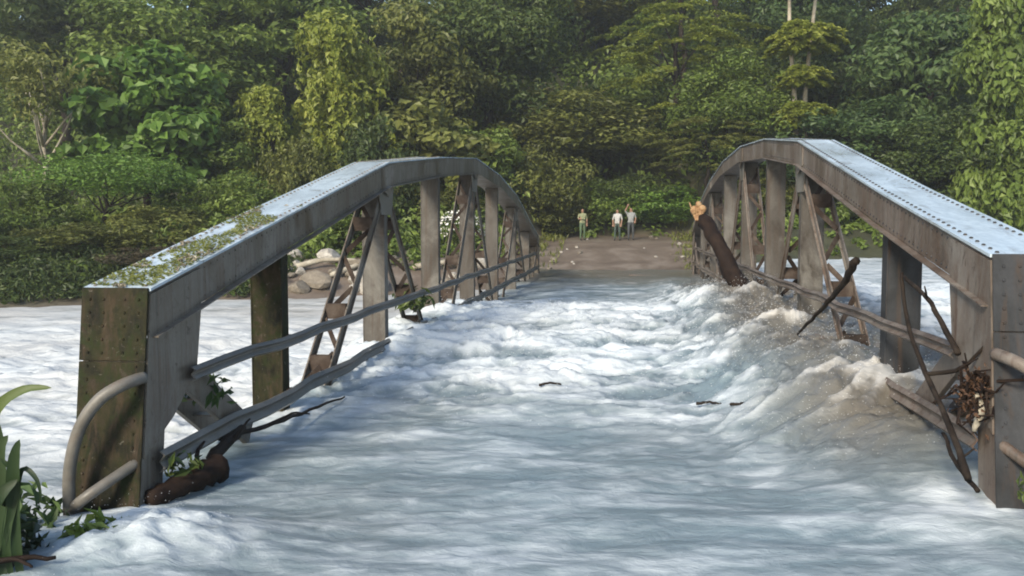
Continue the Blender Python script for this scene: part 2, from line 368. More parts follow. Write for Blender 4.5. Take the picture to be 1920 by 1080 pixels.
for xq, yq in [(-3.6, q) for q in (6.5, 9.6, 13.85, 17.9, 22.1)] + [(2.6, q) for q in (7.0, 10.05, 14.9, 18.5, 22.4)]:
    foam = foam + .55 * np.exp(-(((WX - xq + .1) / .42)**2 + ((WY - yq + .1) / .30)**2)) * (1 + fbm(WX * 6, WY * 6, 2))
foam = np.clip(foam, 0, 1)
silt = np.clip(.88 * surge + (.30 + .3 * sst(18, 28, WY)) * offL + .9 * sst(28, 38, WY) * (1 - offL) * (1 - upst) + .10 + .35 * fbm(WX * .35 + 2, WY * .35, 3), 0, 1)
for nm, arr in (("foam", foam), ("silt", silt)):
    at = wme.attributes.new(nm, 'FLOAT', 'POINT'); at.data.foreach_set("value", arr.ravel().astype(np.float32))
m, n, l, b = mat("silty_flood_water")
af = n.new("ShaderNodeAttribute"); af.attribute_name = "foam"; asl = n.new("ShaderNodeAttribute"); asl.attribute_name = "silt"
geo = n.new("ShaderNodeNewGeometry"); mp = n.new("ShaderNodeMapping"); mp.inputs["Scale"].default_value = (1, 1.8, 1.3); mp.inputs["Rotation"].default_value = (0, 0, R(-12))
l.new(geo.outputs["Position"], mp.inputs[0])
t1 = noise_node(n, l, 2.6, 6, .6, mp.outputs[0], .7); t2 = noise_node(n, l, 11, 5, .6, mp.outputs[0], .8)
k1 = n.new("ShaderNodeMath"); k1.operation = 'MULTIPLY_ADD'; k1.inputs[1].default_value = .75; l.new(t1.outputs[0], k1.inputs[0]); l.new(af.outputs["Fac"], k1.inputs[2])
mr = n.new("ShaderNodeMapRange"); mr.interpolation_type = 'SMOOTHSTEP'; mr.inputs[1].default_value, mr.inputs[2].default_value = .45, 1.3
l.new(k1.outputs[0], mr.inputs[0])
body = mixc(n, l, asl.outputs["Fac"], (.148, .196, .224), (.128, .116, .098))
foamc = mixc(n, l, asl.outputs["Fac"], (.515, .56, .595), (.43, .412, .385))
cc = mixc(n, l, mr.outputs[0], body, foamc); l.new(cc, b.inputs["Base Color"])
rr = n.new("ShaderNodeMapRange"); rr.inputs[3].default_value, rr.inputs[4].default_value = .28, .62; l.new(mr.outputs[0], rr.inputs[0]); l.new(rr.outputs[0], b.inputs["Roughness"])
b.inputs["IOR"].default_value = 1.333; b.inputs["Specular IOR Level"].default_value = .5
hh = n.new("ShaderNodeMath"); hh.operation = 'MULTIPLY_ADD'; hh.inputs[1].default_value = .35; l.new(t2.outputs[0], hh.inputs[0]); l.new(t1.outputs[0], hh.inputs[2])
bump(n, l, hh.outputs[0], b, .42, .07)
wme.materials.append(m); w = link("river_water", wme); tag(w, "white and brown flood water pouring over the bridge deck", kind="structure")

# flying droplets above the surge and along the foam line: too many to count
nd = 6400
px = np.concatenate([rng.normal(2.0, .75, nd // 2), rng.uniform(-3.6, 3.2, nd // 2)]); py = np.concatenate([rng.uniform(7.5, 24, nd // 2), rng.uniform(9, 21, nd // 2)])
pz = water_h(px, py) + np.abs(rng.normal(0, .10, nd)) + .01
e2 = 320; px[:e2] = rng.normal(-3.2, .4, e2); py[:e2] = rng.normal(5.9, .4, e2); pz[:e2] = water_h(px[:e2], py[:e2]) + np.abs(rng.normal(0, .07, e2))
rad = rng.uniform(.0010, .0030, nd) * np.clip(py / 9, .7, 1.6)
octv = np.array([(1,0,0),(-1,0,0),(0,1,0),(0,-1,0),(0,0,1),(0,0,-1)], float); octf = np.array([(0,2,4),(2,1,4),(1,3,4),(3,0,4),(2,0,5),(1,2,5),(3,1,5),(0,3,5)])
co = (np.stack([px, py, pz], -1)[:, None, :] + octv[None] * rad[:, None, None] * np.array([1.8, 1, 1])).reshape(-1, 3)
ff = (octf[None] + (np.arange(nd) * 6)[:, None, None]).reshape(-1, 3)
sme = np_mesh("spray", co, ff, True); m, n, l, b = mat("spray_droplets"); b.inputs["Base Color"].default_value = (.82, .85, .87, 1); b.inputs["Roughness"].default_value = .3
sme.materials.append(m); tag(link("spray", sme), "fine white spray thrown up over the surging water", "spray", kind="stuff")

# ------------------------------------------------------------------ the bridge
NYS = {-1: [6.65, 9.6, 13.85, 17.9, 22.1, 26.2, 30.5, 34.7, 38.0], 1: [7.05, 10.05, 14.9, 18.5, 22.4, 26.5, 30.6, 34.6, 38.0]}   # the crossing is slightly skewed
NY = NYS[-1]
NZ = {-1: [1.57, 2.15, 2.97, 3.32, 3.58, 3.38, 2.9, 2.05, 1.42], 1: [1.84, 2.38, 3.32, 3.66, 3.82, 3.72, 3.36, 2.75, 1.85]}
XI = {-1: -3.6, 1: 2.6}                                             # inner faces of the two trusses
DZ = {-1: 0.0, 1: .23}                                              # the right-hand truss has been pushed up
CW, CH = .50, .34
bridge = empty("bridge", (-.5, 6.65, -.2))
tag(bridge, "grey riveted steel truss bridge with humped top chords, swamped by the flood", "bridge")
def badd(o): o.parent = bridge; o.matrix_parent_inverse = Matrix.Translation(-bridge.location); return o
def sub(o, p): o.parent = p; return o                                # parts carry world coordinates in their meshes
dk = MB(); dk.box((-.5, 22.3, -.5), (6.1, 31.5, .2))
for k in range(9): dk.box((-.5, NY[k], -.78), (7.4, .3, .34))
tag(badd(dk.build("deck", M['asphalt'])), "submerged bridge deck")
for s in (-1, 1):
    xi = XI[s]; NY = NYS[s]; xo = xi + s * CW; xc = xi + s * CW / 2; dz = DZ[s]; Z = NZ[s]
    side = "left" if s < 0 else "right"
    st = M['steel'] if s < 0 else M['steel_warm']
    # top chord: box section, mitred at the panel points
    tc = MB(); secs = []; cv = []
    ny = [NY[0] - .0] + NY[1:]
    for k in range(9):
        y, z = NY[k], Z[k]
        secs.append([(xi, y, z - CH), (xo, y, z - CH), (xo, y, z), (xi, y, z)])
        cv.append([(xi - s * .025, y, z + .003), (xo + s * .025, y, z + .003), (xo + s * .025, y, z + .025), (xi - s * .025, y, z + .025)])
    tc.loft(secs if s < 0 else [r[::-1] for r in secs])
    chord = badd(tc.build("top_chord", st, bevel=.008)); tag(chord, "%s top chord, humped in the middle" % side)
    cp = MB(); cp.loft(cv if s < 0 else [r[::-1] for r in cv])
    sub(cp.build("cover_plate", M['steel_wet_sky']), chord)
    rv = MB()
    for k in range(0, 3):
        y0, y1, z0, z1 = NY[k], NY[k+1], Z[k], Z[k+1]; L_ = math.hypot(y1 - y0, z1 - z0); nn = int(L_ / .13)
        nrm = Vector((0, -(z1 - z0), y1 - y0)).normalized()
        for i in range(nn):
            t = (i + .5) / nn
            p = Vector((0, y0 + (y1 - y0) * t, z0 + (z1 - z0) * t))
            for x in (xi + s * .045, xo - s * .045): rv.dome(p + Vector((x, 0, 0)) + nrm * .0255, nrm, .017)
            rv.dome(p + Vector((xi, 0, -.05)), (-s, 0, 0), .013); rv.dome(p + Vector((xi, 0, -CH + .05)), (-s, 0, 0), .013)
    tag(sub(rv.build("rivets", M['steel_dark'] if s > 0 else st), chord), kind="stuff")
    # lower flange angles along the inner bottom edge of the chord
    fl = MB()
    for k in range(8):
        fl.bar((xi - s * .03, NY[k] + .02, Z[k] - CH - .008), (xi - s * .03, NY[k+1] - .02, Z[k+1] - CH - .008), .012, .075)
    sub(fl.build("flange", st), chord)
    # splice plates at the panel points
    for k in (2, 4, 6):
        sp_ = MB(); y, z = NY[k], Z[k]
        z0 = Z[k-1] + (z - Z[k-1]) * (1 - .38 / (y - NY[k-1])); z1 = z + (Z[k+1] - z) * .38 / (NY[k+1] - y)
        sp_.prism([(y - .38, z0 - CH + .03), (y, z - CH - .16), (y + .38, z1 - CH + .03), (y + .38, z1 - .03), (y, z - .03), (y - .38, z0 - .03)], 'x', min(xi, xi - s * .014), max(xi, xi - s * .014))
        sub(sp_.build("splice_plate", st), chord)
    # end posts
    for e in (0, 8):
        y, z = NY[e], Z[e]; q = 1 if e == 0 else -1
        yb = y - q * .22; ep = MB()
        def at_(t): return yb + (y - yb) * t                        # front line, t = 0 at the water, 1 at the top
        zb = dz - .05
        def yz(zz): return yb + (y - yb) * (zz - zb) / (z - zb)
        zt = z + (.004 if e == 0 else .004)
        dep = .36
        for xx in (xi, xo):                                         # two side channels
            x2 = xx + (s * .05 if xx == xi else -s * .05)
            ep.prism([(yz(-1.2), -1.2), (yz(-1.2) + q * dep, -1.2), (yz(z - CH - .02) + q * dep, z - CH - .02), (yz(z - CH - .02), z - CH - .02)], 'x', min(xx, x2), max(xx, x2))
        lo, hi = sorted((xi + s * .052, xo - s * .052)); ep.prism([(yz(-1.2) + q * .01, -1.2), (yz(-1.2) + q * .03, -1.2), (yz(z - CH - .02) + q * .03, z - CH - .02), (yz(z - CH - .02) + q * .01, z - CH - .02)], 'x', lo, hi)
        post = badd(ep.build("end_post", M['steel_warm'] if s > 0 else st, bevel=.006))
        tag(post, "%s end post of the %s truss" % ("near" if e == 0 else "far", side))
        # front plate, set 3 mm proud, two lengths with a seam
        zs = z - .52
        for (za, zb2, mm) in ((-1.2, zs - .008, None), (zs, z + .028, None)):
            fp = MB(); lo, hi = sorted((xi - s * .012, xo + s * .02))
            fp.prism([(yz(za) - q * .02, za), (yz(za) - q * .003, za), (yz(zb2) - q * .003, zb2), (yz(zb2) - q * .02, zb2)], 'x', lo, hi)
            sub(fp.build("front_plate", (M['steel_moss'] if s < 0 else M['steel_dark']), bevel=.004), post)
        fr_ = MB()
        for x in (xi + s * .06, xo - s * .05, xi + s * .17, xo - s * .16):
            zz = z - .06
            while zz > dz + .1:
                if not (x in (xi + s * .17, xo - s * .16) and zz < zs): fr_.dome((x, yz(zz) - q * .0195, zz), (0, -q, 0), .015)
                zz -= .10
        tag(sub(fr_.build("rivets", M['steel_moss'] if s < 0 else M['steel_dark']), post), kind="stuff")
        # gusset plate joining post and chord, with its knee brace
        zk = z + (Z[1 if e == 0 else 7] - z) * .85 / abs(NY[1] - NY[0])
        gp = MB(); lo, hi = sorted((xi - s * .003, xi - s * .018))
        poly = [(y + q * .01, z - .02), (y + q * .85, zk - .03), (y + q * .85, zk - CH - .02), (y + q * .74, z - .72), (yz(z - 1.0) + q * .46, z - 1.02), (yz(z - 1.25) + q * .02, z - 1.25)]
        gp.prism(poly if q > 0 else poly[::-1], 'x', lo, hi)
        sub(gp.build("gusset_plate", st), post)
        kb = MB()
        for off, w_ in ((s * .05, .26), (s * .40, .20)):
            kb.bar((xi + off, y + q * .32, z - .52), (xi + off, y + q * 1.95, dz + .05), w_, .05)
        for t in (.3, .52, .74): kb.bar((xi + s * .08, y + q * (.32 + 1.63 * t), z - .52 + (dz + .57 - z) * t), (xi + s * .38, y + q * (.32 + 1.63 * t), z - .52 + (dz + .57 - z) * t), .012, .16, (0, 1, 0))
        badd(kb.build("knee_brace", st, bevel=.004))
    # vertical posts: web facing along the road, flanges on both edges
    for k in range(1, 8):
        y = NY[k]; zt = Z[k] - CH - .012; PW = .33; p = MB()
        xa = xi + s * .05; xb = xa + s * PW; zz = (zt - 1.2) / 2; hh_ = zt + 1.2
        p.box(((xa + xb) / 2, y - .08, zz), (PW, .014, hh_))
        for x in (xa, xb): p.box((x, y + .004, zz), (.016, .196, hh_))
        p.box(((xa + xb) / 2, y + .095, zt - .25), (PW - .02, .012, .45))
        pst = badd(p.build("post", M['steel_moss'] if (s < 0 and k == 1) else (M['steel_dark'] if k == 1 else M['steel_post']), bevel=.003))
        gs = MB(); lo, hi = sorted((xi - s * .02, xi - s * .004))
        if k % 2 == 0:
            gs.prism([(y - .42, zt - .02), (y - .30, zt - .42), (y + .30, zt - .42), (y + .42, zt - .02)], 'x', lo + s * .045, hi + s * .045)
            sub(gs.build("gusset_plate", M['galv']), pst)
    # Warren diagonals: two flats with lacing between them
    for k in (2, 4, 6):
        for kk in (k - 1, k + 1):
            a = Vector((0, NY[k] + (.16 if kk > k else -.16), Z[k] - CH - .15)); c = Vector((0, NY[kk] + (-.2 if kk > k else .2), -1.0 + dz))
            d = MB()
            for x in (xi + s * .065, xi + s * .365):
                d.bar(a + Vector((x, 0, 0)), c + Vector((x, 0, 0)), .13, .02)
                d.bar(a + Vector((x + s * .0, 0, 0)) + Vector((0, .07, 0)), c + Vector((x, 0, 0)) + Vector((0, .07, 0)), .014, .075)
            dg = badd(d.build("diagonal", st, bevel=.002))
            lc = MB(); nl = 9
            for i in range(nl):
                t0, t1_ = (i + .3) / nl, (i + 1.1) / nl
                xs_ = (xi + s * .09, xi + s * .34) if i % 2 else (xi + s * .34, xi + s * .09)
                p0 = a.lerp(c, t0); p1 = a.lerp(c, t1_)
                lc.bar((xs_[0], p0.y, p0.z), (xs_[1], p1.y, p1.z), .07, .012, (0, 1, .3))
            for t in (.12, .45, .62): 
                p0 = a.lerp(c, t); lc.box((xi + s * .215, p0.y, p0.z), (.27, .10, .20))
            sub(lc.build("lacing", M['rust']), dg)
    # guard rails: two flat beams on the inner side
    for zr, hgt, y0, y1, wob in ((.85 + dz, .122, NY[0] + .55, 36.5, .010), (.26 + dz, .165, NY[0] + .02, 37.5, .014)):
        rl = MB(); secs = []; N = 44
        for i in range(N + 1):
            y = y0 + (y1 - y0) * i / N; ww = wob * math.sin(i * 1.7 + s) + wob * .7 * math.sin(i * .6 + 2)
            x = xi - s * (.055 + .02 * math.sin(i * 2.1 + zr)); z = zr + ww
            h2 = hgt / 2
            prof = [(0, -h2), (-.035, -h2 * .6), (0, -h2 * .1), (0, h2 * .1), (-.035, h2 * .6), (0, h2), (.012, h2), (-.020, h2 * .6), (.014, 0), (-.020, -h2 * .6), (.012, -h2)]
            ring = [(x + s * dx, y, z + dzz) for dx, dzz in prof]
            secs.append(ring if s > 0 else ring[::-1])
        rl.loft(secs); r_ = badd(rl.build("guard_rail", M['galv'] if s < 0 else M['steel_warm']))
        for k in range(1, 8):
            bk = MB(); bk.box((xi - s * .015, NY[k], zr), (.06, .12, hgt * .55)); sub(bk.build("bracket", M['rust']), r_)
    # bent pipe hoop at the near end post
    hp = MB()
    ctrl = [(xi + s * .00, 6.56, .93), (xi + s * .07, 6.36, .90), (xi + s * .20, 6.27, .80), (xi + s * .33, 6.24, .60), (xi + s * .42, 6.25, .32), (xi + s * .45, 6.27, .02), (xi + s * .46, 6.30, -.6)]
    def cat(P, n_=6):
        o = []
        for i in range(len(P) - 1):
            p0, p1, p2, p3 = [Vector(P[min(max(j, 0), len(P) - 1)]) for j in (i - 1, i, i + 1, i + 2)]
            for t in [j / n_ for j in range(n_)]:
                o.append(.5 * ((2 * p1) + (p2 - p0) * t + (2 * p0 - 5 * p1 + 4 * p2 - p3) * t * t + (-p0 + 3 * p1 - 3 * p2 + p3) * t**3))
        o.append(Vector(P[-1])); return o
    hy = NY[0] - 6.65; pts = cat([(x, y + hy, z + dz) for x, y, z in ctrl]); hp.tube(pts, .046, 10)
    hoop = badd(hp.build("guard_hoop", M['galv'] if s < 0 else M['steel_warm'], smooth=True))
    h2 = MB(); h2.tube(cat([(xi + s * .42, 6.27 + hy, .00 + dz), (xi + s * .26, 6.22 + hy, .12 + dz), (xi + s * .03, 6.50 + hy, .30 + dz)]), .042, 10)
    sub(h2.build("cross_tube", M['galv'] if s < 0 else M['steel_warm'], smooth=True), hoop)

# ------------------------------------------------------------------ vegetation
def leaf_quads(c, nrm, axis, ln, wd, tone, fold=.18):
    """diamond leaves: c (N,3) centre, nrm normals, axis long directions"""
    ax = axis - nrm * np.sum(axis * nrm, 1, keepdims=True); ax /= np.linalg.norm(ax, axis=1, keepdims=True) + 1e-9
    sd_ = np.cross(nrm, ax); ln = ln[:, None]; wd = wd[:, None]
    v0 = c - ax * ln * .5; v2 = c + ax * ln * .5 - nrm * ln * fold
    v1 = c + sd_ * wd * .5 + nrm * wd * fold; v3 = c - sd_ * wd * .5 + nrm * wd * fold
    co = np.stack([v0, v1, v2, v3], 1).reshape(-1, 3)
    return co, np.repeat(tone, 4)
def unit(v): return v / (np.linalg.norm(v, axis=1, keepdims=True) + 1e-9)
def leaf_mesh(name, co, tone, m):
    me = np_mesh(name, co, np.arange(len(co)).reshape(-1, 4)); at = me.attributes.new("leaf_tone", 'FLOAT', 'POINT')
    at.data.foreach_set("value", np.clip(tone, 0, 1).astype(np.float32)); me.materials.append(m); return me

def lobes_crown(seed, n_lobe, per, rx, rz, zc, lobe=.34, leaf=(.22, .42), droop=0.0, low=-.55, aspect=.55):
    r = np.random.default_rng(seed); C_ = []
    while len(C_) < n_lobe:
        p = r.uniform(-1, 1, 3); q = np.linalg.norm(p)
        if .25 < q < 1 and p[2] > low: C_.append(p * np.array([rx, rx, rz]) * (0.86 + .14 * r.random()))
    C_ = np.array(C_); cs, ts = [], []
    for cpt in C_:
        Rl = rx * lobe * r.uniform(.55, 1.25); k = int(per * r.uniform(.6, 1.3) * (Rl / (rx * lobe))**1.5)
        d = unit(r.normal(size=(k, 3))); rr = Rl * r.random(k)**.38
        p = d * rr[:, None] * np.array([1.1, 1.1, .75]) + cpt
        nrm = unit(d + np.array([0, 0, .55]) + r.normal(0, .45, (k, 3)))
        ax = unit(r.normal(size=(k, 3)) + d * .8 + np.array([0, 0, -droop - .2]))
        ln = r.uniform(*leaf, k); tl = r.uniform(-.16, .16)
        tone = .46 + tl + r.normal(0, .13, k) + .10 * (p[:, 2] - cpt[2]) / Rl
        co, tn = leaf_quads(p + np.array([0, 0, zc]), nrm, ax, ln, ln * aspect * r.uniform(.8, 1.2, k), tone)
        cs.append(co); ts.append(tn)
    return np.concatenate(cs), np.concatenate(ts), C_ + np.array([0, 0, zc])

def vine_crown(seed, h, rx, n_str, leaf=(.22, .40)):
    """column hung with creepers: strings of hanging leaves over an uneven stack of shoulders"""
    r = np.random.default_rng(seed); cs, ts = [], []
    for i in range(26):                                             # shoulders of the column, each a clump hung with strings
        zc = h * (.16 + .80 * r.random()); wv = rx * (1.15 - .75 * (zc / h)**1.6); a = r.uniform(0, 2 * np.pi); q = wv * r.uniform(.15, 1.0)
        c0 = np.array([q * math.cos(a), q * math.sin(a), zc]); Rl = rx * r.uniform(.28, .62); tl = r.uniform(-.16, .16)
        k = int(150 * (Rl / (rx * .45))**2); d = unit(r.normal(size=(k, 3))); p = c0 + d * (Rl * r.random(k)**.4)[:, None] * np.array([1, 1, .8])
        ln = r.uniform(*leaf, k); cs_, ts_ = leaf_quads(p, unit(d + np.array([0, 0, .4]) + r.normal(0, .45, (k, 3))), unit(r.normal(size=(k, 3)) + np.array([0, 0, -.7])), ln, ln * r.uniform(.4, .8, k), .5 + tl + r.normal(0, .14, k))
        cs.append(cs_); ts.append(ts_)
        for jn in range(n_str // 26):
            a2 = r.uniform(0, 2 * np.pi); Lh = r.uniform(.5, 2.4); k = int(Lh * 15); t = np.sort(r.random(k)); rr = Rl * r.uniform(.5, 1.15)
            p = c0 + np.stack([rr * math.cos(a2) + r.normal(0, .13, k), rr * math.sin(a2) + r.normal(0, .13, k), -t * Lh], 1); p[:, 2] = np.clip(p[:, 2], .05, None)
            nrm = unit(np.array([math.cos(a2), math.sin(a2), .35]) + r.normal(0, .5, (k, 3))); ax = unit(np.array([0, 0, -1.0]) + r.normal(0, .6, (k, 3)))
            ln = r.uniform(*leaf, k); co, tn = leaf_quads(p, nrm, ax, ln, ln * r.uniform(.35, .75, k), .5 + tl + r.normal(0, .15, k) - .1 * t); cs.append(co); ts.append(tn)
    return np.concatenate(cs), np.concatenate(ts), None

def spray_crown(seed, n_spray, rx, rz, zc, leaf=(.16, .30)):
    """feathery layered tree: flat drooping sprays of small leaflets"""
    r = np.random.default_rng(seed); cs, ts, C_ = [], [], []
    for i in range(n_spray):
        a = r.uniform(0, 2*np.pi); u = r.uniform(-.8, 1); rad = rx * math.sqrt(max(.05, 1 - u * u)) * r.uniform(.35, .9)
        o = np.array([rad * math.cos(a), rad * math.sin(a), zc + rz * u]); C_.append(o)
        Ln = r.uniform(.9, 1.9); dirn = np.array([math.cos(a + r.normal(0, .4)), math.sin(a + r.normal(0, .4)), .25])
        k = int(Ln * 75); t = r.random(k); w = r.normal(0, .26, k) * (1 - .6 * t)
        sdv = np.array([-dirn[1], dirn[0], 0])
        p = o + dirn * (t * Ln)[:, None] + sdv * w[:, None] + np.array([0, 0, -1]) * (t**2 * Ln * .55 + np.abs(w) * .35)[:, None] + r.normal(0, .05, (k, 3))
        nrm = unit(np.array([0, 0, 1.0]) + r.normal(0, .4, (k, 3))); ax = unit(sdv * np.sign(w)[:, None] + dirn * .6 + np.array([0, 0, -.35]) + r.normal(0, .25, (k, 3)))
        ln = r.uniform(*leaf, k); tone = .48 + r.uniform(-.15, .15) + r.normal(0, .11, k)
        co, tn = leaf_quads(p, nrm, ax, ln, ln * .4, tone); cs.append(co); ts.append(tn)
    return np.concatenate(cs), np.concatenate(ts), np.array(C_)

def trunk_mesh(name, h, r0, limbs, m, seed, crook=.12, n_limb=9):
    r = random.Random(seed); b_ = MB(); pts = []; x = y = 0
    for i in range(9):
        t = i / 8; pts.append((x, y, h * t - .3 * (i == 0))); x += r.uniform(-1, 1) * crook * h * .12; y += r.uniform(-1, 1) * crook * h * .12
    b_.tube(pts, [r0 * (1.25 - .8 * (i / 8)**.8) for i in range(9)], 8, .08, seed)
    if limbs is not None:
        for c in [limbs[i] for i in r.sample(range(len(limbs)), min(n_limb, len(limbs)))]:
            k = r.randint(4, 7); p0 = Vector(pts[k]); p1 = Vector(c); mid_ = p0.lerp(p1, .5) + Vector((r.uniform(-.3, .3), r.uniform(-.3, .3), -.12 * (p1 - p0).length + .3))
            b_.tube([p0, p0.lerp(mid_, .6), mid_, mid_.lerp(p1, .6), p1], [r0 * .42, r0 * .34, r0 * .26, r0 * .18, r0 * .07], 6, .1, seed)
    return b_.mesh(name, m, True)

# nominal crowns: height about 10 m, scaled per tree
PROTO = {}
def proto(key, crown, trunk_args, lm):
    co, tn, C_ = crown
    PROTO[key] = (co, tn, C_, trunk_args)
_cache = {}
specs = {
 'broad_a': (lobes_crown(1, 46, 230, 3.6, 3.3, 6.4), (6.6, .20)),
 'broad_b': (lobes_crown(2, 40, 250, 3.9, 2.9, 6.6, .38, (.26, .5)), (6.8, .22)),
 'broad_c': (lobes_crown(3, 55, 200, 3.3, 3.9, 5.8, .32, (.2, .36)), (6.4, .18)),
 'bigleaf': (lobes_crown(4, 44, 130, 3.4, 4.0, 5.7, .36, (.38, .72), .5, -.8, .8), (6.0, .18)),
 'dense':   (lobes_crown(5, 60, 260, 3.7, 4.3, 5.3, .33, (.18, .34), .2, -.9), (5.6, .2)),
 'shrub_a': (lobes_crown(6, 34, 190, 4.4, 4.6, 4.9, .36, (.34, .62), .2, -.95), (4.2, .14)),
 'shrub_b': (lobes_crown(7, 30, 230, 4.8, 4.2, 4.6, .38, (.30, .56), .3, -.95), (4.0, .14)),
 'flat':    (lobes_crown(8, 36, 220, 4.6, 2.2, 7.4, .34, (.22, .40), .1, -.5), (7.0, .18)),
 'sparse':  (lobes_crown(9, 20, 120, 3.6, 2.6, 7.4, .30, (.22, .40), .1, -.7), (7.6, .17)),
 'vine_a':  (vine_crown(10, 10.0, 2.3, 430), (8.5, .2)),
 'vine_b':  (vine_crown(11, 10.0, 2.0, 380, (.26, .46)), (8.5, .2)),
 'spray':   (spray_crown(12, 120, 3.7, 4.2, 5.6), (7.5, .16)),
 'spray_b': (spray_crown(13, 110, 3.9, 3.6, 6.2, (.18, .34)), (7.5, .16)),
}
def meshes_for(key, leafk, barkk):
    k = (key, leafk, barkk)
    if k not in _cache:
        (co, tn, C_), (th, tr) = specs[key]
        _cache[k] = (leaf_mesh("crown", co, tn, L[leafk]),
                     trunk_mesh("trunk", th, tr, C_, M[barkk], hash(key) % 97 if False else len(key) * 13 + ord(key[-1]), .5 if barkk == 'bark_pale' else .25, 14 if key == 'sparse' else 9))
    return _cache[k]
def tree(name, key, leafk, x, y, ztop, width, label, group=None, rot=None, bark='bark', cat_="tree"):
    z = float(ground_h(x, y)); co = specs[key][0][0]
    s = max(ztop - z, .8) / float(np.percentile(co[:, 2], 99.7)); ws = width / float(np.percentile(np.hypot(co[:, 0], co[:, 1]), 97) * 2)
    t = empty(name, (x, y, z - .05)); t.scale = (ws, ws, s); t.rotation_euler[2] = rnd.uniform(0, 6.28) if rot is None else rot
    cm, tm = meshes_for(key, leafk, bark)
    link("trunk", tm, t); link("crown", cm, t); tag(t, label, cat_, group); return t

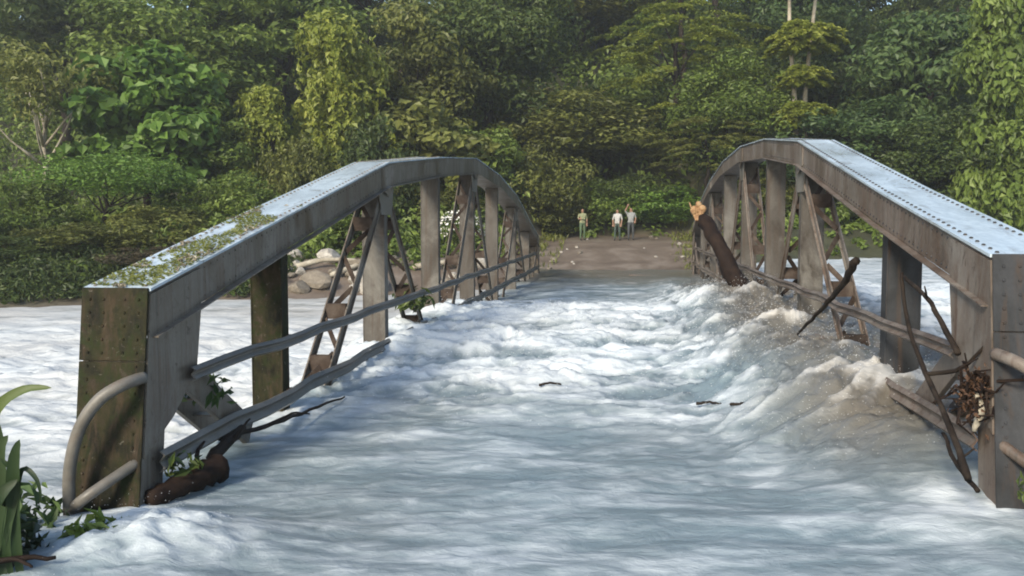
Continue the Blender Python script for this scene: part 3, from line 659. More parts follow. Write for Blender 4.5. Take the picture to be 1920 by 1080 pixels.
TREES = [
 ('broadleaf_tree', 'sparse', 'olive', -25.27, 38, 9.99, 5.99, 'thin-crowned tree with pale crooked limbs at the left edge', None, None, 'bark_pale', 'tree'),
 ('creeper_covered_tree', 'bigleaf', 'bright', -21.91, 41, 10.13, 7.59, 'large-leaved bright green tree left of the yellow-green columns', None, None, 'bark', 'tree'),
 ('flat_topped_tree', 'flat', 'bright', -21.32, 36, 5.03, 6.91, 'low flat-topped bright green tree on the left bank', None, None, 'bark', 'tree'),
 ('shrub', 'shrub_a', 'mid', -23.38, 34, 3.76, 4.43, 'green shrub at the left edge under the pale-limbed tree', None, None, 'bark', 'shrub'),
 ('broadleaf_tree', 'broad_c', 'mid', -19.37, 42, 7.56, 6.05, 'dull green tree just right of the large-leaved bright one', None, None, 'bark', 'tree'),
 ('creeper_clad_tree', 'vine_b', 'yellow', -16.76, 42, 8.25, 3.74, 'smaller yellow-green creeper column above the left truss', None, None, 'bark', 'tree'),
 ('creeper_clad_tree', 'vine_a', 'yellow', -13.91, 44, 11.63, 6.03, 'tall yellow-green column of hanging creepers above the left truss', None, None, 'bark', 'tree'),
 ('broadleaf_tree', 'broad_a', 'mid', -25.42, 52, 15.70, 11.77, 'rounded mid-green tree above the large-leaved bright tree', None, None, 'bark', 'tree'),
 ('broadleaf_tree', 'broad_b', 'dark', -34.37, 54, 17.42, 12.22, 'dark green tree filling the top left corner', None, None, 'bark', 'tree'),
 ('broadleaf_tree', 'broad_b', 'mid', -21.52, 56, 17.52, 10.75, 'green tree behind the two creeper columns at the top', None, None, 'bark', 'tree'),
 ('broadleaf_tree', 'broad_a', 'olive', -11.52, 50, 13.94, 8.23, 'olive-green tree right of the tall creeper column', None, None, 'bark', 'tree'),
 ('evergreen_tree', 'dense', 'dark', -8.06, 54, 17.16, 11.11, 'very dark dense tree above the middle of the bridge', None, None, 'bark', 'tree'),
 ('broadleaf_tree', 'bigleaf', 'olive', -9.96, 46, 8.04, 6.62, 'large-leaved olive bush right behind the hump of the left truss', None, None, 'bark', 'tree'),
 ('broadleaf_tree', 'broad_c', 'olive', -3.94, 70, 22.54, 15.84, 'olive canopy at the top over the dark hollow', None, None, 'bark', 'tree'),
 ('broadleaf_tree', 'broad_a', 'olive', -3.61, 54, 9.70, 10.00, 'rounded olive tree above the onlookers', None, None, 'bark', 'tree'),
 ('broadleaf_tree', 'broad_c', 'dark', 0.36, 58, 9.39, 7.56, 'dark green tree between the olive tree and the feathery tree', None, None, 'bark', 'tree'),
 ('feathery_tree', 'spray', 'yellow', 2.90, 56, 14.61, 10.37, 'feathery yellow-olive tree left of the pale slender trunks', None, None, 'bark', 'tree'),
 ('evergreen_tree', 'dense', 'mid', 6.24, 53, 10.98, 8.36, 'dense green tree behind the top of the right truss', None, None, 'bark', 'tree'),
 ('evergreen_tree', 'dense', 'dark', 12.32, 56, 14.35, 10.37, 'dense dark tree right of the pale slender trunks', None, None, 'bark', 'tree'),
 ('broadleaf_tree', 'broad_b', 'blue', 15.49, 52, 12.81, 9.27, 'bluish dark green tree above the sloping right chord', None, None, 'bark', 'tree'),
 ('creeper_clad_tree', 'vine_b', 'mid', 16.93, 46, 12.69, 4.73, 'bright green creeper-clad tree at the right edge', None, None, 'bark', 'tree'),
 ('feathery_tree', 'spray_b', 'olive', 4.25, 51, 7.61, 6.99, 'olive feathery shrub left of the right truss crest', None, None, 'bark', 'tree'),
 ('broadleaf_tree', 'broad_c', 'blue', 11.41, 49, 8.09, 8.74, 'blue-green tree low behind the right chord', None, None, 'bark', 'tree'),
 ('evergreen_tree', 'dense', 'dark', 15.02, 47.5, 7.34, 7.82, 'dark bushy tree behind the middle of the sloping right chord', None, None, 'bark', 'tree'),
 ('broadleaf_tree', 'broad_b', 'dark', 18.27, 47, 5.74, 6.45, 'dark low tree above the near end of the right chord', None, None, 'bark', 'tree'),
 ('shrub', 'shrub_b', 'olive', -4.75, 50, 6.21, 6.17, 'olive shrub beside the far end of the left truss', None, None, 'bark', 'shrub'),
 ('shrub', 'shrub_a', 'mid', -7.74, 48, 6.90, 5.60, 'green shrub just above the flat of the left truss', None, None, 'bark', 'shrub'),
 ('shrub', 'shrub_a', 'bright', 1.81, 52, 4.14, 5.35, 'low bright green shrub right of the onlookers', None, None, 'bark', 'shrub'),
 ('shrub', 'shrub_b', 'olive', -14.77, 41, 5.94, 4.50, 'olive shrub below the tall creeper column', None, None, 'bark', 'shrub'),
 ('shrub', 'shrub_a', 'dark', -11.86, 43, 6.83, 4.42, 'dark shrub at the right foot of the tall creeper column', None, None, 'bark', 'shrub'),
 ('shrub', 'shrub_b', 'mid', -16.52, 38, 4.24, 5.47, 'mid-green shrub behind the sloping left chord', None, None, 'bark', 'shrub'),
 ('shrub', 'shrub_a', 'olive', -18.11, 35, 2.73, 4.80, 'low olive shrub on the left bank', None, None, 'bark', 'shrub'),
 ('shrub', 'shrub_b', 'olive', -20.49, 33, 2.10, 5.66, 'olive scrub at the water line on the left bank', None, None, 'bark', 'shrub'),
 ('shrub', 'shrub_b', 'dry', -17.01, 32, 1.04, 4.17, 'reddish-brown scrub above the near left end post', None, None, 'bark', 'shrub'),
 ('shrub', 'shrub_a', 'dark', -21.71, 31, 1.62, 3.61, 'dark scrub at the water line on the left edge', None, None, 'bark', 'shrub'),
 ('shrub', 'shrub_b', 'mid', -1.67, 51.5, 4.43, 5.30, 'green shrub behind the onlookers', None, None, 'bark', 'shrub'),
 ('shrub', 'shrub_a', 'olive', -3.68, 51, 3.98, 4.55, 'dark shrub left of the onlookers', None, None, 'bark', 'shrub'),
 ('shrub', 'shrub_b', 'dark', 0.36, 52.5, 4.75, 5.40, 'dark bush right behind the two paired onlookers', None, None, 'bark', 'shrub'),
 ('broadleaf_tree', 'broad_a', 'olive', -1.50, 55, 7.82, 7.54, 'olive tree over the dark bush behind the onlookers', None, None, 'bark', 'tree'),
 ('shrub', 'shrub_b', 'olive', 8.28, 50, 4.44, 6.51, 'olive shrub seen through the right truss', None, None, 'bark', 'shrub'),
 ('shrub', 'shrub_a', 'dark', 13.47, 49.5, 3.31, 6.79, 'dark shrub seen under the right chord', None, None, 'bark', 'shrub'),
 ('shrub', 'shrub_b', 'dark', 17.49, 48.5, 2.49, 6.32, 'dark shrub on the far bank right of the first right post', None, None, 'bark', 'shrub'),
 ('shrub', 'shrub_a', 'mid', -12.67, 39, 3.13, 4.55, 'green shrub behind the rubble bank', None, None, 'bark', 'shrub'),
 ('shrub', 'shrub_b', 'olive', -9.24, 45, 4.05, 4.63, 'olive shrub seen through the left truss', None, None, 'bark', 'shrub'),
]
for row in TREES: tree(*row)
# undergrowth carpeting the slope: a mass nobody could count
r = np.random.default_rng(21); nc = 8000
ux = r.uniform(-62, 46, nc); uy = 30 + 78 * r.random(nc)**1.25
ud = uy - bank_y(ux); ok = (ud > np.where((ux < -13) | (ux > 5), .3, 2.2)) & ~((np.abs(ux + .5) < 4.6) & (uy < 50.5))
ux, uy = ux[ok], uy[ok]; nc = len(ux); k = 22
ctr = np.stack([ux, uy, ground_h(ux, uy)], 1); sz = r.uniform(.45, 1.15, nc) * np.clip((uy - bank_y(ux)) / 7, .5, 1.25)
d = unit(r.normal(size=(nc * k, 3))); d[:, 2] = np.abs(d[:, 2])
P_ = np.repeat(ctr, k, 0) + d * (np.repeat(sz, k) * r.random(nc * k)**.4)[:, None]
ln = r.uniform(.22, .5, nc * k) * np.repeat(np.clip(uy / 50, .8, 1.6), k)
co, tn = leaf_quads(P_, unit(d + r.normal(0, .5, d.shape) + np.array([0, 0, .4])), unit(r.normal(size=d.shape) + np.array([0, 0, -.3])), ln, ln * .55, np.repeat(r.uniform(.2, .6, nc), k) + r.normal(0, .12, nc * k))
nc2 = 1500; vx = r.uniform(-60, 44, nc2); vy = 33 + 70 * r.random(nc2)**1.2; vd = vy - bank_y(vx); ok = (vd > 4) & ~((np.abs(vx + .5) < 6.0) & (vy < 53)); vx, vy, vd = vx[ok], vy[ok], vd[ok]; nc2 = len(vx); k2 = 85
c2 = np.stack([vx, vy, ground_h(vx, vy) + .5], 1); s2 = r.uniform(.8, 2.1, nc2) * np.clip(vd / 10, .5, 1.2); dd = unit(r.normal(size=(nc2 * k2, 3))); dd[:, 2] = np.abs(dd[:, 2]) * 1.3 - .2
P2 = np.repeat(c2, k2, 0) + dd * (np.repeat(s2, k2) * r.random(nc2 * k2)**.3)[:, None]; l2 = r.uniform(.22, .5, nc2 * k2) * np.repeat(np.clip(vy / 50, .8, 1.5), k2)
coB, tnB = leaf_quads(P2, unit(dd + r.normal(0, .45, dd.shape) + np.array([0, -.2, .4])), unit(r.normal(size=dd.shape) + np.array([0, 0, -.6])), l2, l2 * .55, np.repeat(r.uniform(.2, .75, nc2), k2) + r.normal(0, .12, nc2 * k2))
xb = r.uniform(-34, -12.5, 900); yb_ = bank_y(xb) + .2 + 3.2 * r.random(900); k3 = 26; c3 = np.stack([xb, yb_, ground_h(xb, yb_)], 1); d3 = unit(r.normal(size=(900 * k3, 3))); d3[:, 2] = np.abs(d3[:, 2])
P3 = np.repeat(c3, k3, 0) + d3 * (np.repeat(r.uniform(.3, .75, 900), k3) * r.random(900 * k3)**.4)[:, None]; l3 = r.uniform(.12, .3, 900 * k3)
coC, tnC = leaf_quads(P3, unit(d3 + r.normal(0, .5, d3.shape)), unit(r.normal(size=d3.shape) + np.array([0, 0, .4])), l3, l3 * .4, np.repeat(r.uniform(.0, .5, 900), k3) + r.normal(0, .1, 900 * k3))
tag(link("bank_scrub", leaf_mesh("bank_scrub", coC, tnC, L['dark'])), "low dark scrub along the left water line", "scrub", kind="stuff")
co = np.concatenate([co, coB]); tn = np.concatenate([tn, tnB])
ug = link("undergrowth", leaf_mesh("undergrowth", co, tn, L['mid'])); tag(ug, "low green undergrowth carpeting the hillside between the trees", "undergrowth", kind="stuff")

# trees crowding the upper slope, one by one
keys = ['broad_a', 'dense', 'broad_b', 'broad_c', 'spray_b']
for i in range(60):
    y = [64, 74, 86, 99, 110][i % 5] + rnd.uniform(-3, 3); x = -66 + (i // 5) * 9.8 + rnd.uniform(-2.5, 2.5) + (i % 5) * 2.2
    lk = rnd.choice(['mid', 'dark', 'olive', 'dark', 'mid', 'blue'])
    z = float(ground_h(x, y))
    tree('forest_tree', rnd.choice(keys), lk, x, y, z + rnd.uniform(10, 14), rnd.uniform(8, 11), "%s tree in the close canopy high on the back slope, %s" % ({"mid": "mid-green", "dark": "dark green", "olive": "olive", "blue": "blue-green"}[lk], "upper left" if x < -25 * y / 80 else ("upper middle" if x < 8 * y / 80 else "upper right")), "trees crowding the upper slope")

# slender pale-stemmed pair with yellow tufts
def slender(x, y, h, label):
    z = float(ground_h(x, y)); t = empty("slender_tree", (x, y, z)); tag(t, label, "tree")
    for dx, hh_ in ((0, h), (.75, h * .96)):
        b_ = MB(); b_.tube([(dx * (1 + .04 * i) + .22 * math.sin(i * .7 + dx * 3), .1 * i, hh_ * i / 8) for i in range(9)], [.17 - .012 * i for i in range(9)], 8, .05, 3)
        b_.build("trunk", M['bark_pale'], t, True)
    co, tn, _ = spray_crown(31, 60, 1.7, 1.0, 0, (.3, .6))
    for zz, sc in ((h * .68, .72), (h * .98, 1.0), (h * .40, .6), (h * .54, .5)):
        c2 = co * np.array([sc, sc, sc]) + np.array([.4, -.3, zz]); link("crown", leaf_mesh("crown", c2, tn + .12, L['yellow']), t)
slender(8.5, 50.5, 14.0, "pair of slender pale trunks with yellow fronds above the right truss")

# ------------------------------------------------------------------ rubble bank beside the far end of the bridge
import bmesh
def rock_mesh(seed, m):
    bm = bmesh.new(); bmesh.ops.create_icosphere(bm, subdivisions=2, radius=1.0); rr = random.Random(seed)
    o = [Vector((rr.uniform(-1, 1), rr.uniform(-1, 1), rr.uniform(-1, 1))).normalized() for _ in range(7)]; c = [rr.uniform(.55, .85) for _ in o]
    for v in bm.verts:
        p = v.co.copy()
        for a, q in zip(o, c):
            e = p.dot(a) - q
            if e > 0: p -= a * e * .9
        v.co = p * (1 + rr.uniform(-.03, .03))
    me = bpy.data.meshes.new("boulder"); bm.to_mesh(me); bm.free(); me.materials.append(m); return me
RM = [rock_mesh(i, M['rock']) for i in range(4)] + [rock_mesh(i + 9, M['rock_dark']) for i in range(3)]
for i in range(46):
    big = rnd.random()
    if i < 30: x = rnd.uniform(-13.2, -9.0); y = bank_y(x) + rnd.uniform(.1, 4.5)
    else: x = rnd.uniform(-8.6, -5.2); y = bank_y(x) + rnd.uniform(.2, 4.0)
    s = .14 + .42 * big**2
    ri = rnd.randrange(7); o = link("boulder", RM[ri]); o.location = (x, y, float(ground_h(x, y)) + s * .28); o.scale = (s * rnd.uniform(.9, 1.5), s * rnd.uniform(.8, 1.2), s * rnd.uniform(.6, .95))
    o.rotation_euler = (rnd.uniform(-.4, .4), rnd.uniform(-.4, .4), rnd.uniform(0, 6.28))
    tag(o, "%s %s boulder in the rubble %s" % ("large" if s > .4 else ("middle-sized" if s > .22 else "small"), "pale" if ri < 4 else "brown", "bank left of the second left post" if i < 30 else "between the left truss and the far bank"), "boulder", "boulders of the rubble bank")
def catmull(P, n_=5):
    o = []
    for i in range(len(P) - 1):
        p0, p1, p2, p3 = [Vector(P[min(max(j, 0), len(P) - 1)]) for j in (i - 1, i, i + 1, i + 2)]
        for t in [j / n_ for j in range(n_)]:
            o.append(.5 * ((2 * p1) + (p2 - p0) * t + (2 * p0 - 5 * p1 + 4 * p2 - p3) * t * t + (-p0 + 3 * p1 - 3 * p2 + p3) * t**3))
    o.append(Vector(P[-1])); return o
def stick(b_, P, r0, r1, seed=0, n=7):
    pts = catmull(P); rr = random.Random(seed); N = len(pts) - 1
    pts = [p + Vector((rr.uniform(-1, 1), rr.uniform(-1, 1), rr.uniform(-1, 1))) * r0 * (.35 if r0 < .05 else .10) for p in pts]
    b_.tube(pts, [(r0 + (r1 - r0) * i / N) * (.55 if i in (0, N) and r0 > .05 else 1) for i in range(N + 1)], n, .12 if r0 < .05 else .15, seed)
for i, (x0, y0, x1, y1) in enumerate([(-12.4, 33.6, -10.2, 34.6), (-10.9, 33.4, -9.2, 35.4), (-8.4, 36.0, -6.2, 37.4)]):
    b_ = MB(); z0 = float(ground_h(x0, y0)); z1 = float(ground_h(x1, y1)); stick(b_, [(x0, y0, z0 + .15), ((x0 + x1) / 2, (y0 + y1) / 2, (z0 + z1) / 2 + .4), (x1, y1, z1 + .35 + .15 * i)], .13, .06, i)
    o = b_.build("driftwood", M['bark_pale'], None, True)
    tag(o, ["bleached driftwood trunk lying left of the other two on the rubble bank", "middle bleached driftwood trunk on the rubble bank", "bleached driftwood trunk nearest the far end of the bridge"][i], "driftwood", "driftwood on the rubble bank")
# stones and grass along the far road
for i in range(22):
    x = rnd.choice((-1, 1)) * rnd.uniform(1.2, 4.2) - .5; y = rnd.uniform(40.5, 50); s = rnd.uniform(.05, .16)
    o = link("stone", RM[rnd.randrange(7)]); o.location = (x, y, float(ground_h(x, y)) + s * .25); o.scale = (s * 1.3, s, s * .7); o.rotation_euler[2] = rnd.uniform(0, 6)
    tag(o, "small stone washed onto the muddy far road, %s of the onlookers" % ("left" if x < -2.3 else ("right" if x > .3 else "in front")), "stone", "stones on the far road")
rr = np.random.default_rng(77); kx = 4200; sgn = rr.choice([-1.0, 1.0], kx); tx = -.5 + sgn * (2.6 + 2.6 * rr.random(kx)**.7); ty = rr.uniform(41, 54, kx); keep = noise(tx * .9, ty * .9) > -.05; tx, ty = tx[keep], ty[keep]; kx = len(tx)
ln = rr.uniform(.15, .42, kx); co, tn = leaf_quads(np.stack([tx, ty, ground_h(tx, ty) + ln * .35], 1), unit(rr.normal(size=(kx, 3)) * np.array([1, 1, .3])), unit(np.array([0, 0, 1.0]) + rr.normal(0, .4, (kx, 3))), ln, ln * .22, .35 + rr.normal(0, .15, kx))
tag(link("verge_grass", leaf_mesh("verge_grass", co, tn, L['olive'])), "rough grass on the verges of the far road", "grass", kind="stuff")
# white-flowering shrubs behind the left truss
def flower_shrub(x, y, ztop, w, label, seed):
    t = tree("flowering_shrub", 'shrub_b', 'mid', x, y, ztop, w, label, None, None, 'bark', "shrub")
    rr = np.random.default_rng(seed); k = 420; dd = unit(rr.normal(size=(k, 3))); dd[:, 2] = np.abs(dd[:, 2]) * 1.2 - .35
    p = dd * np.array([5.6, 5.6, 5.2]) * rr.uniform(.85, 1.0, (k, 1)) + np.array([0, 0, 4.8]); ln = rr.uniform(.35, .8, k)
    co, tn = leaf_quads(p, unit(dd + rr.normal(0, .4, (k, 3))), unit(rr.normal(size=(k, 3))), ln, ln * .8, np.full(k, .5))
    tag(link("flowers", leaf_mesh("flowers", co, tn, M['rubbish']), t), kind="stuff")
flower_shrub(-7.6, 42.0, 2.55, 2.6, "white-flowering shrub behind the left truss", 3)
flower_shrub(-11.4, 39.6, 2.0, 1.3, "small white-flowering shrub above the rubble bank", 4)

# ------------------------------------------------------------------ flood debris caught on the bridge
b_ = MB(); stick(b_, [(2.42, 18.0, .35), (2.18, 18.5, .85), (1.86, 19.15, 1.53), (1.55, 19.8, 2.2)], .20, .15, 5, 10)
lg = b_.build("snapped_log", M['bark_red'], None, True); tag(lg, "snapped dark log with an orange splintered top leaning at the right truss", "log")
sp_ = MB(); rr = random.Random(4)
ax = Vector((-.31, .62, .66)).normalized()
for i in range(20):
    a = i * 2.4; q = .11 * math.sqrt((i + .5) / 20); c = Vector((1.55 + q * math.cos(a), 19.78 + q * math.sin(a), 2.12)); tip = c + ax * rr.uniform(.16, .52) + Vector((rr.uniform(-.10, .06), 0, rr.uniform(-.05, .06)))
    sp_.tube([c, c.lerp(tip, .5) + Vector((rr.uniform(-.03, .03), 0, rr.uniform(-.02, .03))), tip], [.045, .034, .006], 5, .25, i)
sp_.build("splintered_end", M['split_wood'], lg)
fl_ = MB()
for dx, dy, dz_, rad in ((-.17, .08, .18, .10), (-.02, .05, .20, .095), (-.09, .05, .30, .07)):
    secs = []
    for j in range(5):
        ph = math.pi * (j + .5) / 5; secs.append([(1.55 + dx + rad * math.sin(ph) * math.cos(q) * rr.uniform(.8, 1.15), 19.8 + dy + rad * .7 * math.sin(ph) * math.sin(q), 2.15 + dz_ + rad * math.cos(ph)) for q in [2 * math.pi * i / 8 for i in range(8)]])
    fl_.loft(secs)
fl_.build("torn_wood", M['split_wood'], lg)

b_ = MB(); stick(b_, [(2.35, 8.4, 1.66), (2.35, 8.2, 1.27), (2.33, 7.6, .91), (2.3, 6.9, .62), (2.25, 6.4, .40)], .014, .026, 2); stick(b_, [(2.33, 7.6, .91), (2.5, 7.3, 1.0), (2.62, 7.1, 1.25)], .02, .01, 3)
tag(b_.build("branch", M['bark'], None, True), "long bowed dark branch slanting past the near right end post", "branch")
b_ = MB(); stick(b_, [(2.4, 8.58, 1.63), (2.42, 7.9, 1.47), (2.43, 7.65, 1.34), (2.45, 7.25, 1.12)], .016, .024, 6); stick(b_, [(2.42, 7.9, 1.47), (2.35, 7.75, 1.58)], .012, .006, 7)
tag(b_.build("branch", M['bark'], None, True), "crooked dark branch between the near right end post and first post", "branch")
b_ = MB(); stick(b_, [(2.3, 7.05, .56), (2.28, 6.75, .44), (2.3, 6.35, .33)], .014, .018, 8); stick(b_, [(2.29, 6.72, .44), (2.36, 6.6, .56)], .01, .006, 9)
tag(b_.build("branch", M['bark'], None, True), "short forked twig in the water below the right end post", "branch")
b_ = MB(); stick(b_, [(2.3, 9.8, 1.7), (2.3, 10.4, 1.42), (2.28, 11.2, 1.12), (2.26, 12.3, .75), (2.25, 12.9, .55)], .042, .012, 10)
tag(b_.build("branch", M['bark'], None, True), "straight stick with a blunt top crossing the right truss diagonal", "branch")
# root ball jammed behind the end post
t = empty("root_tangle", (2.52, 7.05, .85)); tag(t, "rust-brown tangle of roots and leaves jammed on the right end post", "debris")
b_ = MB(); rr = random.Random(8)
for i in range(54):
    a = Vector((rr.gauss(0, .05), rr.gauss(0, .07), rr.gauss(.03, .08))); q = a + Vector((rr.gauss(0, .06), rr.gauss(0, .08), rr.gauss(-.08, .12)))
    b_.tube([a, a.lerp(q, .5) + Vector((rr.gauss(0, .05), rr.gauss(0, .05), rr.gauss(0, .05))), q], [.013, .011, .005], 5, .1, i)
tag(b_.build("roots", M['bark_red'], t), kind="stuff")
rr2 = np.random.default_rng(9); kk = 260; p = rr2.normal(0, 1, (kk, 3)) * np.array([.06, .07, .10]); ln = rr2.uniform(.02, .06, kk)
co, tn = leaf_quads(p, unit(rr2.normal(size=(kk, 3))), unit(rr2.normal(size=(kk, 3))), ln, ln * .5, rr2.random(kk)); M['dead_leaf'] = mottled("dead_leaves", [(.3, (.035, .016, .009)), (.5, (.075, .036, .018)), (.7, (.15, .085, .045))], 20, (.6, .8), .1, 40)
tag(link("leaves", leaf_mesh("leaves", co, tn, M['dead_leaf']), t), kind="stuff")
b_ = MB(); stick(b_, [(0, -.02, .02), (.02, -.05, -.12), (-.02, -.03, -.26)], .035, .02, 3); b_.build("pale_root", M['bark_pale'], t, True)
# left: dark log, twigs and torn leaves at the foot of the end post
b_ = MB(); stick(b_, [(-3.56, 6.5, .0), (-3.47, 6.72, .04), (-3.36, 6.98, .08), (-3.28, 7.15, .10)], .07, .115, 4, 10); stick(b_, [(-3.40, 6.95, .12), (-3.46, 7.12, .22), (-3.5, 7.3, .27)], .025, .010, 5)
tag(b_.build("dark_log", M['bark_red'], None, True), "short dark reddish log stranded at the foot of the left end post", "log")
b_ = MB(); stick(b_, [(-3.55, 7.7, .20), (-3.42, 8.4, .15), (-3.28, 9.3, .13), (-3.15, 10.1, .13)], .028, .010, 6); stick(b_, [(-3.42, 8.4, .15), (-3.25, 8.7, .22), (-3.1, 8.8, .2)], .016, .006, 7)
tag(b_.build("branch", M['bark'], None, True), "thin dark branch trailing in the water under the left lower rail", "branch")
b_ = MB(); stick(b_, [(-3.46, 7.35, .10), (-3.49, 7.75, .16), (-3.5, 8.15, .2)], .06, .04, 12, 8); stick(b_, [(-3.46, 7.75, .14), (-3.38, 8.0, .32)], .02, .008, 13)
tag(b_.build("branch", M['bark'], None, True), "black driftwood lump wedged under the left knee brace", "branch")
def leaf_tuft(name, loc, n_, size, rad, lk, label, seed, cat_="plant"):
    rr = np.random.default_rng(seed); dd = unit(rr.normal(size=(n_, 3))); dd[:, 2] = np.abs(dd[:, 2]); p = dd * rad * rr.random((n_, 1))**.5; ln = rr.uniform(*size, n_)
    co, tn = leaf_quads(p, unit(dd + rr.normal(0, .6, (n_, 3))), unit(dd + rr.normal(0, .5, (n_, 3))), ln, ln * .35, .5 + rr.normal(0, .2, n_))
    o = link(name, leaf_mesh(name, co, tn, L[lk])); o.location = loc; tag(o, label, cat_); return o
leaf_tuft("torn_leaves", (-3.44, 6.85, .13), 44, (.06, .17), .19, 'dark', "torn green leaves lying on the dark log at the left", 5)
leaf_tuft("snagged_sprig", (-3.66, 7.75, .52), 46, (.07, .18), .26, 'blue', "dark leafy sprig snagged on the left knee brace", 6)
leaf_tuft("snagged_sprig", (-3.7, 15.9, .62), 90, (.12, .3), .42, 'dark', "dark green sprig caught at the foot of the left third post", 7)
leaf_tuft("moss_clump", (2.72, 6.3, .30), 150, (.05, .12), .22, 'dark', "dark moss and weed on the foot of the right end post", 8)
# leaf litter lying on the near end of the left chord
rr2 = np.random.default_rng(12); kk = 1100; tt = (rr2.integers(0, 22, kk) / 22 + rr2.normal(0, .012, kk)).clip(0, 1)**1.5; yy = 6.66 + tt * 3.6; xx = rr2.uniform(-4.1, -3.6, kk); kp = noise(xx * 3.5, yy * 1.4) > .12; xx, yy = xx[kp], yy[kp]; kk = len(xx); zz = np.interp(yy, NYS[-1], NZ[-1]) + .03 + .02 * rr2.random(kk) + .018 * np.abs(noise(xx * 6, yy * 3))
ln = rr2.uniform(.015, .07, kk); co, tn = leaf_quads(np.stack([xx, yy, zz], 1), unit(np.array([0, -.2, 1.0]) + rr2.normal(0, .25, (kk, 3))), unit(rr2.normal(size=(kk, 3))), ln, ln * .45, rr2.random(kk))
tag(link("leaf_litter", leaf_mesh("leaf_litter", co, tn, M['litter'])), "dry leaf litter and twigs strewn on the near left top chord", "leaf litter", kind="stuff")
kk = 3800; tt = rr2.random(kk)**1.1; yy = 6.7 + tt * 3.4; xx = rr2.uniform(-4.1, -3.6, kk); kp = noise(xx * 2.5 + 5, yy * 1.1) + .25 * noise(xx * 9, yy * 9) > -.22 + .40 * tt; xx, yy = xx[kp], yy[kp]; kk = len(xx); zz = np.interp(yy, NYS[-1], NZ[-1]) + .035; ln = rr2.uniform(.015, .05, kk)
co, tn = leaf_quads(np.stack([xx, yy, zz], 1), unit(np.array([0, -.2, 1.0]) + rr2.normal(0, .4, (kk, 3))), unit(rr2.normal(size=(kk, 3))), ln, ln * .5, .4 + .3 * rr2.random(kk))
tag(link("moss", leaf_mesh("moss", co, tn, L['olive'])), "olive moss growing over the near left top chord", "moss", kind="stuff")
# small pieces of wood riding on the water
for i, (x, y, a, s_) in enumerate([(1.35, 20.2, .4, .20), (.9, 10.2, .1, .14), (1.25, 10.0, -.1, .16), (-.9, 11.0, .2, .13)]):
    z = float(water_h(np.array(x), np.array(y))) + .015; b_ = MB(); stick(b_, [(-s_, 0, 0), (0, .02, .015), (s_, 0, 0)], .018, .012, i, 6)
    o = b_.build("floating_wood", M['bark'], None, True); o.location = (x, y, z); o.rotation_euler[2] = a
    tag(o, ["small dark wood fragment floating near the snapped log", "dark wood fragment on the foam, left of its pair", "dark wood fragment on the foam, right of its pair", "dark sliver of wood floating near the middle of the deck"][i], "driftwood", "wood fragments on the water")

# ------------------------------------------------------------------ broad-leaved plant at the lower left corner
def blade(P, w, m, parent, name="leaf", nseg=9):
    pts = catmull(P, 4); N = len(pts) - 1; v = []; f = []
    for i, p in enumerate(pts):
        t = i / N; d = (pts[min(i + 1, N)] - pts[max(i - 1, 0)]).normalized(); sd_ = d.cross(Vector((.35, -.8, .45))).normalized(); up_ = sd_.cross(d).normalized()
        ww = w * (math.sin(math.pi * min(1, t * .93 + .06))**.7) * (1 if t < .98 else .1)
        wav = .06 * w * math.sin(i * 2.3)
        v += [tuple(p - sd_ * ww + up_ * (ww * .35 + wav)), tuple(p), tuple(p + sd_ * ww + up_ * (ww * .35 - wav))]
    for i in range(N):
        a = i * 3; f += [(a, a+1, a+4, a+3), (a+1, a+2, a+5, a+4)]
    me = bpy.data.meshes.new(name); me.from_pydata(v, [], f); me.materials.append(m); at = me.attributes.new("leaf_tone", 'FLOAT', 'POINT'); at.data.foreach_set("value", [rnd.uniform(.45, .75)] * len(v))
    me.polygons.foreach_set("use_smooth", [True] * len(f)); return link(name, me, parent)
pl = empty("broad_leaved_plant", (-3.85, 5.1, -.05)); tag(pl, "broad-leaved green plant at the water's edge beside the left end post", "plant")
BL = [([(0, 0, .45), (.02, .02, .8), (.10, .03, 1.03), (.26, .05, 1.14), (.42, .08, 1.15)], .034, 'dark'),
      ([(-.08, -.02, .2), (.0, -.03, .6), (.05, -.04, .92), (.02, -.05, 1.08)], .075, 'dark'),
      ([(.06, 0, .1), (.12, -.02, .45), (.13, -.03, .75), (.20, -.03, .88)], .05, 'deep'),
      ([(.1, .0, .1), (.2, .0, .45), (.25, .02, .66), (.34, .02, .60), (.36, .03, .46)], .016, 'deep')]
for i in range(11): BL.append(([(.045 * i - .25, .02 * (i % 4), -.02), (.04 * i - .22, .02 * (i % 3), .25 + .06 * (i % 3)), (.045 * i - .22 + .04 * (i % 2), -.03 * (i % 3), .5 + .10 * (i % 4)), (.05 * i - .22 + .08 * (i % 3 - 1), -.04, .62 + .12 * (i % 4))], .028 + .012 * (i % 3), 'deep'))
for P, w_, lk in BL:
    blade(P, w_, L[lk], pl)
b_ = MB()
for i in range(5): b_.tube([(.05 * i - .1, .02 * i, -.1), (.04 * i - .08, .02 * i, .3), (.02 * i - .02, 0, .62)], [.03, .026, .014], 6)
b_.build("stem", M['bark'], pl)
for i, (x, y, rd, nn, lk, lab) in enumerate([(-3.98, 5.35, .34, 240, 'deep', "dark leafy weed at the foot of the broad-leaved plant"), (-3.52, 5.75, .24, 150, 'mid', "green weed tuft between the corner plant and the left end post"), (-4.35, 5.9, .45, 260, 'blue', "dark bush behind the corner plant at the left edge")]):
    leaf_tuft("weed", (x, y, -.08), nn, (.08, .22), rd, lk, lab, 40 + i)
b_ = MB(); stick(b_, [(-4.1, 4.95, .02), (-3.8, 5.05, .07), (-3.45, 5.2, .05)], .03, .012, 2); stick(b_, [(-3.9, 5.0, .05), (-3.6, 5.0, .10), (-3.45, 4.95, .08)], .018, .008, 3)
tag(b_.build("branch", M['bark_red'], None, True), "reddish twigs lying at the very bottom left corner", "branch")

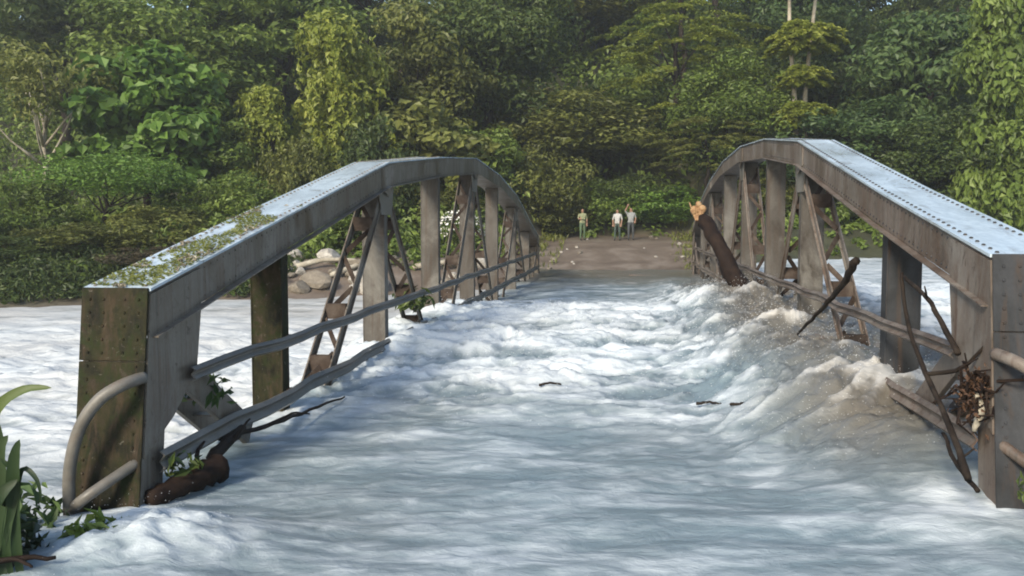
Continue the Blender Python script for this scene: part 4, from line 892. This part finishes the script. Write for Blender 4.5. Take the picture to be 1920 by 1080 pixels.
# ------------------------------------------------------------------ onlookers on the far road
def person(x, y, h, face, shirt, trousers, label, pose):
    s = h / 1.7; V_ = []; E_ = []; Rr = []
    def ad(p, r_, par=None):
        V_.append(p); Rr.append(r_); 
        if par is not None: E_.append((par, len(V_) - 1))
        return len(V_) - 1
    pel = ad((0, 0, .93), .135); ch0 = ad((0, 0, 1.08), .13, pel); ch = ad((0, .01, 1.27), .15, ch0); nk = ad((0, .01, 1.43), .06, ch); hd0 = ad((0, .0, 1.52), .075, nk); hd = ad((0, -.015, 1.60), .09, hd0); ad((0, -.01, 1.67), .065, hd)
    ad((0, -.095, 1.575), .022, hd)                                 # nose
    for q in (-1, 1):
        hip = ad((q * .10, 0, .88), .095, pel); kn = ad((q * .115, -.03 + .03 * q, .48), .062, hip); an = ad((q * .12, .02 + .05 * q, .09), .042, kn); ad((q * .135, -.13 + .05 * q, .035), .04, an)
        sh = ad((q * .185, .01, 1.37), .062, ch)
        el, wr = pose[q]; e_ = ad(el, .043, sh); w_ = ad(wr, .031, e_)
        dv = (Vector(wr) - Vector(el)).normalized(); pm = Vector(wr) + dv * .07; pa = ad(tuple(pm), .036, w_)
        sv = dv.cross(Vector((0, 1, .2))).normalized()
        for j, ln_ in enumerate((.075, .085, .08, .06)): ad(tuple(pm + dv * ln_ + sv * (.026 * (j - 1.5))), .010, pa)
        ad(tuple(Vector(wr) + dv * .05 + sv * -.06), .011, pa)
    me = bpy.data.meshes.new("p"); me.from_pydata([tuple(c * s for c in p) for p in V_], E_, []); ob = bpy.data.objects.new("p", me); col.objects.link(ob)
    sk = ob.modifiers.new("skin", 'SKIN'); sk.use_smooth_shade = True
    for i, sv_ in enumerate(me.skin_vertices[0].data): sv_.radius = (Rr[i] * s, Rr[i] * s); sv_.use_root = (i == 0)
    sb = ob.modifiers.new("sub", 'SUBSURF'); sb.levels = 2; sb.render_levels = 2
    dg_ = bpy.context.evaluated_depsgraph_get(); me2 = bpy.data.meshes.new_from_object(ob.evaluated_get(dg_)); bpy.data.objects.remove(ob)
    skin_ = M['skin']; me2.materials.clear()
    for mm in (skin_, shirt, trousers, M['hair']): me2.materials.append(mm)
    for pg in me2.polygons:
        c = pg.center / s; z = c.z; ax_ = abs(c.x); k_ = 1
        if z < .93 and ax_ < .25: k_ = 2 if z > .11 else 3
        if z > 1.45 and ax_ < .12 : k_ = 0
        if z > 1.50 and ax_ < .12 and (z > 1.635 or c.y > .03): k_ = 3
        for q in (-1, 1):
            el, wr = pose[q]
            if (c - Vector(wr)).length < .17 or (c - Vector(wr).lerp(Vector(el), .5)).length < .12: k_ = 0 if c.x * q > .12 else k_
        pg.material_index = k_; pg.use_smooth = True
    me2.name = "person"; o = link("person", me2); o.location = (x, y, float(ground_h(x, y)) - .01); o.rotation_euler[2] = face; tag(o, label, "person", "onlookers on the far road"); return o
M['skin'] = flat_mat("skin", (.26, .15, .10), .55, .08); M['hair'] = flat_mat("black_hair_and_shoes", (.02, .017, .015), .6)
down = {-1: ((-.24, .02, 1.12), (-.22, -.06, .88)), 1: ((.24, .02, 1.12), (.22, -.06, .88))}
folded = {-1: ((-.25, -.04, 1.13), (-.06, -.20, 1.14)), 1: ((.25, .02, 1.12), (.23, -.06, .88))}
raised = {-1: ((-.30, -.04, 1.50), (-.20, -.08, 1.72)), 1: ((.25, .02, 1.13), (.20, -.14, .98))}
person(-2.3, 48.0, 1.66, .4, flat_mat("olive_shirt", (.22, .23, .13)), flat_mat("green_trousers", (.07, .11, .06)), "person in an olive shirt standing apart on the far road", folded)
person(-.52, 48.0, 1.64, -.2, flat_mat("white_shirt", (.36, .36, .35)), flat_mat("dark_green_trousers", (.04, .06, .05)), "person in a white shirt and dark trousers on the far road", down)
person(.16, 48.0, 1.70, .15, flat_mat("grey_shirt", (.22, .23, .23)), flat_mat("dark_trousers", (.045, .05, .055)), "person in a grey shirt with one arm raised on the far road", raised)

# damp air and spray hanging over the valley
hz = MB(); hz.box((0, 56, 32), (220, 190, 71)); hm = bpy.data.materials.new("damp_air"); hm.use_nodes = True; hn = hm.node_tree.nodes; hn.clear()
ho = hn.new("ShaderNodeOutputMaterial"); hv = hn.new("ShaderNodeVolumePrincipled"); hv.inputs["Density"].default_value = .0010; hv.inputs["Color"].default_value = (.86, .9, .92, 1); hv.inputs["Anisotropy"].default_value = .2
hm.node_tree.links.new(hv.outputs[0], ho.inputs["Volume"])
tag(hz.build("haze", hm), "damp hazy air over the river valley", "haze", kind="stuff")
